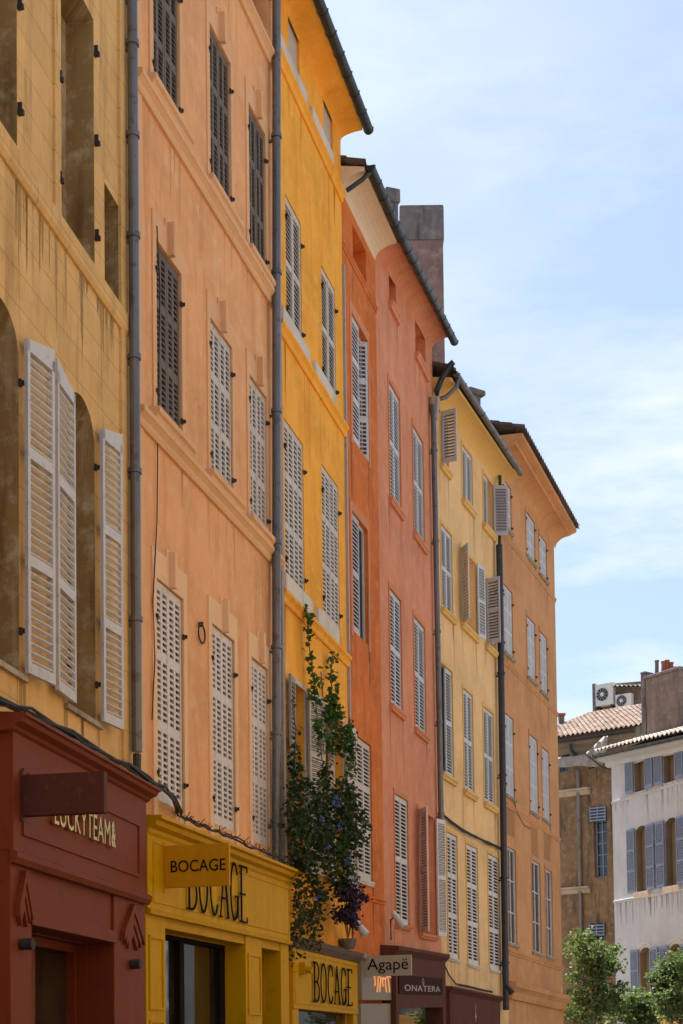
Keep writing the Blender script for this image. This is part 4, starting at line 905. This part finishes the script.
for x, y in ((614, 803), (614, 902.5)): mould(f, r8, 0, U8, f.Uv(x, y)+.05, .1, .06, 'white')
wall(f, r8, 'white', 0, U8, vEv+.55, vEv-.2, f.holes, 10, 2.0, rmat='cream_reveal')
mb = MB(); f.prof(mb, [(0, 0), (.12, .05), (.16, .2), (.5, .28), (.5, .42), (-.05, .6)], -.25, U8+.3, vEv, vEv-.75); mb.build('cornice', 'white', r8)
gutterp(f, r8, -.3, U8+.3, vEv+.5, vEv-.25, .62, .12); roof(f, r8, 'roofold', -.25, U8+.3, vEv+.68, vEv-.07, .66, depth=10, rise=1.75, pitch=.3)
ro8 = [o for o in r8.children if o.name.startswith('roof')][0]
# planted balcony
ub0, ub1 = f.U(642, 1012)[0], f.U(683, 1012)[0]+2; vb = f.Uv(645, 1012)
bl = MB(); f.box(bl, ub0, ub1, vb-.15, vb, .0, .7); 
bl.build('balcony', 'cream_trim', r8)
mb = MB(); f.box(mb, ub0+.02, ub1-.02, vb-1.0, vb-.152, .0, .62); mb.build('balcony_base', 'cream_trim', r8)
# chimney on white roof
pa, pb = at(646, 700, 60.5), at(680, 700, 58.9)
c8 = chim(ro8, f.O, pa, pb, 1.4, at(650, 735, 60).z-1, at(650, 673.5, 60).z, 'darkstone', .12, 'soot', capo=.08)
pa, pb = at(641, 700, 60.8), at(645.5, 700, 60.6); chim(ro8, f.O, pa, pb, 1.4, at(650, 735, 60).z-1, at(643, 671, 60.6).z, 'soot', .1, 'soot', capo=.02)
def pot(x, yt, yb, Z, r, mat, par, lab=None):
    mb = MB(); a = at(x, yb, Z)-f8.O; b = at(x, yt, Z)-f8.O; mb.tube([a-Vector((0, 0, .3)), a, b-Vector((0, 0, .08)), b-Vector((0, 0, .06)), b], [r, r, r*.92, r*1.15, r*1.15], 12); mb.build('chimney_pot', mat, par)
pot(656.8, 660.5, 673, 60.3, .085, 'soot', c8)
for x, yt in ((663.5, 661.5), (667, 660.3), (671, 662.5), (675, 667)): pot(x, yt, 674, 60, .1, 'pot', c8)
# tan building
f9 = Fac(at(520, 800, 67.), (-1500, 1045), True); f = f9
r9 = empty('tan_building', f.O, 'stained tan building with tiled roof between the corner house and white building', 'building')
q = rect(f, 594, 607, 821, 819, 878, 876.5); window(f, r9, q, leaves=(), frame='shutblue', bars=(1, 4), depth=.25)
mb = MB(); f.box(mb, q[0]-.10, q[1]+.01, q[3]-.05, q[3]+.62, .0, .09); bx_ = mb.build('blind_box', 'slat', r9)
mb = MB()
for k in range(5): f.box(mb, q[0]-.12, q[1]+.03, q[3]-.05+k*.14, q[3]+.02+k*.14, .092, .13)
for xx in (q[0]-.12, (q[0]+q[1])/2-.08, q[1]-.02): f.box(mb, xx, xx+.05, q[3]-.05, q[3]+.62, .13, .14)
mb.build('blind_slats', 'shutblue', bx_)
q = rect(f, 594, 606, 935, 934, 1004, 1003); window(f, r9, q, leaves=(), frame='shutblue', bars=(1, 4), depth=.25)
mb = MB(); f.box(mb, q[0]-.10, q[1]+.01, q[3]-.05, q[3]+.5, .0, .09); bx_ = mb.build('blind_box', 'slat', r9)
mb = MB()
for k in range(4): f.box(mb, q[0]-.12, q[1]+.03, q[3]-.05+k*.14, q[3]+.02+k*.14, .092, .13)
for xx in (q[0]-.12, (q[0]+q[1])/2-.08, q[1]-.02): f.box(mb, xx, xx+.05, q[3]-.05, q[3]+.5, .13, .14)
mb.build('blind_slats', 'shutblue', bx_)
for xl, xr, yt, yb in ((560, 568, 764, 772), (588.5, 594.5, 761, 769), (562, 570, 752, 757)):
    window(f, r9, rect(f, xl, xr, yt, yt-.7, yb, yb-.7), leaves=(), frame='shutblue', bars=(0, 0), depth=.2)
v9 = f.Uv(560, 748); U9 = f.U(640, 760)[0]
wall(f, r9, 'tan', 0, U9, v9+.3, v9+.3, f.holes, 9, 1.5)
mb = MB(); f.prof(mb, [(0, -.35), (.08, -.3), (.1, -.1), (.3, 0), (.32, .2), (.32, .42), (-.1, .5)], 0, U9, v9, v9); mb.build('cornice', 'cream_reveal', r9)
gutterp(f, r9, 0, U9, v9+.25, v9+.25, .45, .12, 'pipeblack'); roof(f, r9, 'roof', 0, U9+.4, v9+.42, v9+.42, .5, depth=14, rise=2.75, pitch=.24)
for x0, x1, y0 in ((556, 591, 792), (556, 591, 889)):
    mb = MB(); u0, v0 = f.U(x0, y0); u1, _ = f.U(x1, y0); f.prof(mb, [(0, -.3), (.1, -.28), (.2, -.12), (.3, -.08), (.3, 0), (0, .03)], u0, u1, v0, v0); mb.build('ledge', 'stone', r9)
mb = MB(); u, v = f.U(578, 770, .1); mb.tube([f.L(u, v, .1), f.L(u, 0, .1)], .09, 8); mb.build('drainpipe', 'zinc', r9)
mb = MB(); mb.tube([f.L(f.U(571, 744, .4)[0], f.Uv(571, 744, .4), .45), f.L(f.U(571.5, 750, .4)[0], f.Uv(572, 750, .4), .4), f.L(f.U(576, 756, .1)[0], f.Uv(576, 756, .1), .1)], .08, 8); mb.build('downpipe', 'gutter', r9)
ro9 = [o for o in r9.children if o.name.startswith('roof')][0]
pa, pb = at(559, 716, 70), at(564.5, 716, 70); chim(ro9, f.O, pa, pb, .3, at(560, 730, 70).z, at(560, 713, 70).z, 'soot', .12, 'pot', capo=.06)
# netting
def P9(x, y, w): u, v = f9.U(x, y, w); return f9.P(u, v, w)
top = [(556, 758), (566, 757), (576, 756), (584, 754.5), (590, 750), (597, 743), (604, 736.5), (608, 736)]
bot = [(556, 767), (566, 767.5), (576, 766), (584, 766), (590, 767), (597, 767), (603, 764), (606, 752)]
mb = MB(); N = 42; M_ = 6
def interp(L_, t):
    t *= len(L_)-1; i = min(int(t), len(L_)-2); k = t-i; return L_[i][0]+(L_[i+1][0]-L_[i][0])*k, L_[i][1]+(L_[i+1][1]-L_[i][1])*k
g = []
for i in range(N+1):
    a, b = interp(top, i/N), interp(bot, i/N)
    for j in range(M_+1):
        k = j/M_; g.append(P9(a[0]+(b[0]-a[0])*k, a[1]+(b[1]-a[1])*k, .75+.04*math.sin(i*.9+k*2)+.04*math.sin(k*3.1)+.05*math.sin(i*.37)))
mb.v = g
for i in range(N):
    for j in range(M_): mb.f.append([i*(M_+1)+j, (i+1)*(M_+1)+j, (i+1)*(M_+1)+j+1, i*(M_+1)+j+1]); mb.uv.append([(0, 0)]*4)
ob = mb.build('debris_net', 'net', None, off=g[0], smooth=True); sm = ob.modifiers.new('thickness', 'SOLIDIFY'); sm.thickness = .02
tag(ob, 'pale builders netting strung below the eave of the stained tan building', 'netting')
P3 = [P9(x, y, .9) for x, y in ((583, 752), (592, 759), (602, 767), (612, 770))]; mb = MB(); mb.tube(P3, .03, 5); tag(mb.build('cable', 'cable', None, off=P3[0]), 'thin dark cable running from the netting to the white building corner', 'cable')
# rooftop block behind tan roof
fA = Fac(at(594.5, 700, 78.), (-1500, 1045), True); rA = empty('rooftop_block', fA.O, 'dark rooftop block with air conditioners rising behind the stained tan building', 'building')
u1 = fA.U(648, 700)[0]; vt = fA.Uv(595, 685)
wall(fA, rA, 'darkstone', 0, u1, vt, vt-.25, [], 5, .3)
mb = MB(); fA.box(mb, 0.01, .18, vt-1.9, vt+.02, .0, .25); mb.build('side_parapet', 'soot', rA)
ux = fA.U(615, 690)[0]; roof(fA, rA, 'roofold', ux, u1+.2, vt-.32, vt-.62, .45, depth=5, rise=.45, pitch=.26)
def acunit(x0, x1, yt, yb, label):
    w = .35; u0, vt = fA.U(x0, yt, w); u1, vb = fA.U(x1, yb, w); o = fA.P(u0, vb, 0.05); off = o-fA.O
    root = empty('air_conditioner', o, label, 'air conditioner', 'air conditioners on the rooftop')
    um = u0+(u1-u0)*.68
    def bld(mb, n, m, par=root, **k): mb.v = [v-off for v in mb.v]; return mb.build(n, m, par, **k)
    mb = MB(); fA.box(mb, u0, u1, vb+.1, vt, .12, w+.1); bo = bld(mb, 'casing', 'acwhite', bevel=.02)
    cu, cv = u0+(u1-u0)*.40, (vb+vt)/2+.05; rr = min((vt-vb)*.36, (u1-u0)*.33)
    mb = MB(); mb.tube([fA.L(cu, cv, w+.101), fA.L(cu, cv, w+.13)], rr, 20); bld(mb, 'fan_grille', 'pipeblack')
    mb = MB(); mb.tube([fA.L(cu, cv, w+.13), fA.L(cu, cv, w+.15)], rr*.32, 12)
    for k in range(10): 
        t = k*math.pi/5; mb.tube([fA.L(cu, cv, w+.14), fA.L(cu+rr*math.cos(t), cv+rr*math.sin(t), w+.14)], .008, 4)
    bld(mb, 'fan_hub', 'acwhite')
    mb = MB(); fA.box(mb, u0+.1, u0+.16, vb, vb+.1, .0, w+.1); fA.box(mb, u1-.16, u1-.1, vb, vb+.1, .0, w+.1); bld(mb, 'bracket', 'iron')
acunit(596, 614, 685, 706, 'larger left air conditioner unit on the dark rooftop block'); acunit(616, 632, 695.5, 708, 'smaller right air conditioner unit on the dark rooftop block')
# ================================================================== PLANTS
def leaves(mb, pts, size, rnd, per=1):
    for p in pts:
        for _ in range(per):
            a = Vector((rnd.gauss(0, 1), rnd.gauss(0, 1), rnd.gauss(0, .7))).normalized(); b = a.cross(Vector((rnd.gauss(0, 1), rnd.gauss(0, 1), rnd.gauss(0, 1)))).normalized()
            s_ = size*rnd.uniform(.6, 1.35); n_ = a.cross(b); i = len(mb.v)
            mb.v += [p-a*s_*.5, p+b*s_*.36+n_*s_*.10, p+a*s_*.5-n_*s_*.05, p-b*s_*.36+n_*s_*.10]; mb.f += [[i, i+1, i+2], [i, i+2, i+3]]; mb.uv += [[(0, 0)]*3]*2
rnd = random.Random(3)
f = f3
def P3f(x, y, w): u, v = f3.U(x, y, w); return f3.P(u, v, w)
base_ = P3f(320, 925, .2)
vine = empty('climbing_plant', base_, 'bushy green climber with blue flowers over the lowest shutters of the golden house', 'climbing plant')
fol = MB(); stems = MB(); fl = MB(); lt = MB()
strands = [[(306, 606, .12), (308, 625, .12), (309, 645, .12), (312, 668, .13), (314, 690, .2), (318, 720, .3), (322, 760, .35)],
           [(333, 652, .12), (331, 672, .12), (332, 695, .2), (331, 715, .3), (330, 760, .4)],
           [(321, 672, .12), (322, 685, .15), (323, 700, .2)], [(349, 717, .35), (352, 730, .4), (351, 755, .45), (350, 770, .45)],
           [(292, 700, .25), (296, 730, .35), (295, 770, .4)]]
for k, s_ in enumerate(strands):
    P_ = [P3f(*q) for q in s_]; stems.tube(P_, .012, 5)
    for a, b in zip(P_, P_[1:]):
        L_ = (b-a).length; n = int(L_/.07)
        for i in range(n):
            t = (i+rnd.random())/n
            if math.sin(t*L_*9+k*2)+rnd.uniform(-.8, .8) < -.35: continue
            for _ in range(6 if k < 4 else 3): leaves(lt, [a.lerp(b, t)+Vector((rnd.gauss(0, .055), rnd.gauss(0, .07), rnd.gauss(0, .06)))], .11, rnd)
clumps = [(332, 702, .3, .17, .28), (337, 716, .35, .22, .3), (329, 715, .3, .15, .22), (346, 735, .42, .2, .22), (350, 752, .42, .16, .22), (338, 745, .35, .2, .3), (318, 728, .3, .12, .2),
          (345, 795, .5, .35, .35), (300, 790, .45, .32, .35), (298, 822, .5, .36, .5), (318, 800, .5, .22, .4), (316, 832, .55, .45, .5), (340, 815, .6, .5, .5), (354, 828, .6, .42, .4), (330, 850, .55, .5, .5), (300, 862, .5, .33, .45), (347, 858, .55, .34, .4),
          (314, 882, .45, .22, .2), (322, 895, .4, .18, .22), (340, 885, .4, .32, .3), (295, 762, .35, .16, .35), (325, 775, .45, .14, .3)]
for (x, y, w, rx, rz) in clumps:
    c = P3f(x, y, w); n = int(900*rx*rz/.25*.5)
    if (x, y) == (333, 700) or x in (338,) and y < 740: n = int(n*.8)
    pts = []
    for _ in range(n):
        d = Vector((rnd.gauss(0, 1), rnd.gauss(0, 1), rnd.gauss(0, 1))).normalized()*(rnd.random()**.45)
        d *= 1+.25*math.sin(d.x*7+x)*math.sin(d.z*6+y)
        q = f3.d*(d.x*rx)+f3.n*(max(-w+.08, d.y*rx*.7))+Vector((0, 0, d.z*rz)); pts.append(c+q)
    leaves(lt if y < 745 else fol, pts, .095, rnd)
    for _ in range(4): q = rnd.choice(pts); stems.tube([c, q], .006, 4, cap=False)
# trailing sprays below
for (x, y, w) in ((300, 900, .3), (308, 905, .3), (315, 915, .28), (304, 920, .25), (318, 925, .25), (296, 935, .3)):
    for _ in range(3):
        a = P3f(x+rnd.uniform(-4, 4), y-12, w); P_ = [a]
        for k in range(6): P_.append(P_[-1]+Vector((rnd.gauss(0, .05), rnd.gauss(0, .06), -rnd.uniform(.03, .14))))
        stems.tube(P_, .006, 4); leaves(fol, [p+Vector((rnd.gauss(0, .05), rnd.gauss(0, .05), rnd.gauss(0, .05))) for p in P_ for _ in range(5)], .08, rnd)
for (x, y) in ((321, 820), (337, 805), (340, 826), (336, 798), (318, 897), (327, 850), (352, 880), (347, 862)):
    c = P3f(x, y, .92); fl = MB()
    for _ in range(9): leaves(fl, [c+Vector((rnd.gauss(0, .035), rnd.gauss(0, .035), rnd.gauss(0, .035)))], .06, rnd)
    fl.build('flower', 'flower', vine, off=base_, recalc=False)
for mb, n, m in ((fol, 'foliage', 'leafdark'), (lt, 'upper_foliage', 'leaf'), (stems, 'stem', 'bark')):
    mb.build(n, m, vine, off=base_, recalc=False)
pb_ = P3f(348, 949, .16); pp = empty('purple_plant', pb_, 'dark purple leaved potted plant trailing beside the blue flowered climber', 'plant'); mb = MB(); st = MB()
for k in range(34):
    a = P3f(350+rnd.gauss(0, 3.5), 922-rnd.uniform(0, 38), .35+rnd.uniform(0, .25)); P_ = [a]; dx = Vector((rnd.gauss(0, .025), rnd.gauss(0, .025), 0))
    for j in range(rnd.randint(3, 7)): P_.append(P_[-1]+dx+Vector((rnd.gauss(0, .025), rnd.gauss(0, .025), rnd.choice((-.06, .07)))))
    if k % 3 == 0: st.tube([pb_+Vector((0, 0, .15)), pb_.lerp(a, .6)+Vector((rnd.gauss(0, .05), rnd.gauss(0, .05), .1)), a], .006, 4)
    st.tube(P_, .006, 4); leaves(mb, [p+Vector((rnd.gauss(0, .04), rnd.gauss(0, .04), rnd.gauss(0, .03))) for p in P_ for _ in range(6)], .075, rnd)
mb.build('foliage', 'leafpurple', pp, off=pb_, recalc=False); st.build('stem', 'bark', pp, off=pb_, recalc=False)
mb = MB(); a = P3f(348, 939, .16); mb.tube([pb_, Vector((pb_.x, pb_.y, a.z-.1)), Vector((pb_.x, pb_.y, a.z))], [.12, .15, .17], 14); mb.build('pot', 'soot', pp, off=pb_)
def tree(x, ytop, Z, R_, label, seed, n=4600, size=.15):
    rn = random.Random(seed); top = at(x, ytop, Z); g = Vector((top.x, top.y, 0)); Ht = top.z
    root = empty('plane_tree', g, label, 'tree', 'young trees in the square'); tr = MB()
    tr.tube([Vector((0, 0, -.1)), Vector((.03, 0, 1.0)), Vector((-.02, .04, 2.0)), Vector((.04, 0, Ht*.6)), Vector((0, 0, Ht*.9))], [.13, .10, .085, .06, .02], 10)
    lf = MB(); tips = []
    for k in range(26):
        z = rn.uniform(1.9, Ht*.86); a = rn.uniform(0, 6.28); r_ = R_*(1-.62*(z-1.9)/(Ht-1.9))*rn.uniform(.65, 1.12); rise = rn.uniform(.3, .9)
        s0 = Vector((0, 0, z)); e = Vector((r_*math.cos(a), r_*math.sin(a), z+rise)); mdl = s0.lerp(e, .5)+Vector((0, 0, -.05))
        tr.tube([s0, mdl, e], [.035, .022, .008], 6); tips += [(e, .34), (mdl.lerp(e, .4), .34)]
        for _ in range(3):
            q = mdl.lerp(e, rn.random())+Vector((rn.gauss(0, .3), rn.gauss(0, .3), rn.gauss(.1, .22))); tr.tube([mdl, q], [.012, .005], 4); tips.append((q, .26))
    tips.append((Vector((0, 0, Ht-.2)), .22))
    per = n//len(tips)
    for c, r_ in tips:
        k = int(per*rn.uniform(.5, 1.5))
        leaves(lf, [c+Vector((rn.gauss(0, r_*.55), rn.gauss(0, r_*.55), rn.gauss(0, r_*.42))) for _ in range(k)], size, rn)
    tr.build('trunk', 'bark', root, smooth=True); lf.build('crown', 'treeleaf', root, recalc=False)
tree(591, 936, 50, 1.15, 'leafy street tree in front of the stained tan building', 5)
tree(683, 952, 46, .95, 'small leafy street tree at the right edge in front of the white building', 12)
tree(636, 1004, 52, .62, 'lowest small street tree, between the two taller trees', 21, 3000)
# ================================================================== opposite side of the street (outside the frame; lights and reflects)
dS = f2.d; nS = f2.n
def opp(u0, u1, hgt, off, mat, low, label):
    O = f2.O + nS*off + dS*u0; root = empty('opposite_house', O, label, 'house')
    class G(Fac): pass
    g = Fac(O, (722, 1040)); g.d = Vector((dS.x, dS.y, 0)); g.n = -nS; g.s = 0; g.O = Vector((O.x, O.y, 0)); Ls = u1-u0
    k = int(Ls/2.6)
    for i in range(k):
        uc = (i+.5)*Ls/k
        window(g, root, (uc-.8, uc+.8, .6, 2.9), leaves=(), frame='oldwood', depth=.2, bars=(1, 0))
        for fl_ in (4.6, 8.0, 11.2):
            if fl_+2.2 < hgt: window(g, root, (uc-.5, uc+.5, fl_, fl_+2.1), leaves=(('L', 178, .5), ('R', 178, .5)), panels=2, pitch=.12, mat='shut', sill=('whitesill', .08, .12, .08))
    wall(g, root, mat, 0, Ls, hgt, hgt, g.holes, 8, 1.4)
    if low:
        mb = MB(); kk = int(Ls/2.6); xs_ = [0]+[c for i in range(kk) for c in ((i+.5)*Ls/kk-.82, (i+.5)*Ls/kk+.82)]+[Ls]
        for a_, b_ in zip(xs_[::2], xs_[1::2]): g.box(mb, a_, b_, 0, 3.6, .01, .12)
        g.box(mb, 0, Ls, 2.93, 3.7, .121, .2); mb.build('shopfront', low, root)
    mould(g, root, 0, Ls, 3.9, .25, .15, 'whitesill')
    roof(g, root, 'roof', 0, Ls, hgt+.1, hgt+.1, .4, depth=8, pitch=.4)
opp(-24, -10, 13.0, 10.4, 'cream', 'red', 'cream house on the near side of the street, behind the camera')
opp(-10, 4, 13.0, 10.4, 'paleopp', 'shopyel', 'pale house across the street from the peach house')
opp(4, 17, 13.0, 10.4, 'paleopp', 'shopyel', 'cream house across the street from the salmon house')
# ground
mb = MB(); mb.face([(-400, -200, 0), (400, -200, 0), (400, 700, 0), (-400, 700, 0)]); g = mb.build('ground', 'paving'); g['kind'] = 'structure'
# ================================================================== light
AZ, EL = math.radians(-21), math.radians(60)      # azimuth measured from +Y towards +X
S = Vector((math.sin(AZ)*math.cos(EL), math.cos(AZ)*math.cos(EL), math.sin(EL)))
sl = bpy.data.lights.new('sun', 'SUN'); sl.energy = 5.0; sl.angle = math.radians(.5); sl.color = (1, .93, .82)
so = bpy.data.objects.new('sun', sl); C.objects.link(so); so.rotation_euler = (-S).to_track_quat('-Z', 'Y').to_euler()
w = bpy.data.worlds.new('World'); sc.world = w; w.use_nodes = True; t = w.node_tree
sky = nn(t, 'ShaderNodeTexSky', sky_type='NISHITA'); sky.sun_disc = False; sky.sun_elevation = EL; sky.sun_rotation = AZ
sky.air_density = 1.0; sky.dust_density = 1.2; sky.ozone_density = 1.0
bg = t.nodes['Background']; bg.inputs[1].default_value = .056
tc = nn(t, 'ShaderNodeTexCoord').outputs['Generated']
c1 = noise(t, tc, 3.4, 9, .62, (1.0, 1.2, 3.6)); c2 = noise(t, tc, 1.1, 4, .5, (1, 1, 2.2))
cf = nn(t, 'ShaderNodeMath', operation='MULTIPLY'); t.links.new(ramp(t, c1, .44, .66), cf.inputs[0]); t.links.new(ramp(t, c2, .38, .60, .12, 1.), cf.inputs[1])
cm = nn(t, 'ShaderNodeMath', operation='MULTIPLY'); t.links.new(cf.outputs[0], cm.inputs[0]); cm.inputs[1].default_value = .85
base_ = mixc(t, .38, sky.outputs[0], (2.9, 3.75, 5.0))
lift = mixc(t, cm.outputs[0], base_, (5.4, 5.75, 6.1))
t.links.new(lift, bg.inputs[0])
sc.view_settings.view_transform = 'Standard'; sc.view_settings.look = 'None'; sc.view_settings.exposure = 1.80; sc.view_settings.gamma = 1
sc.view_settings.use_curve_mapping = False
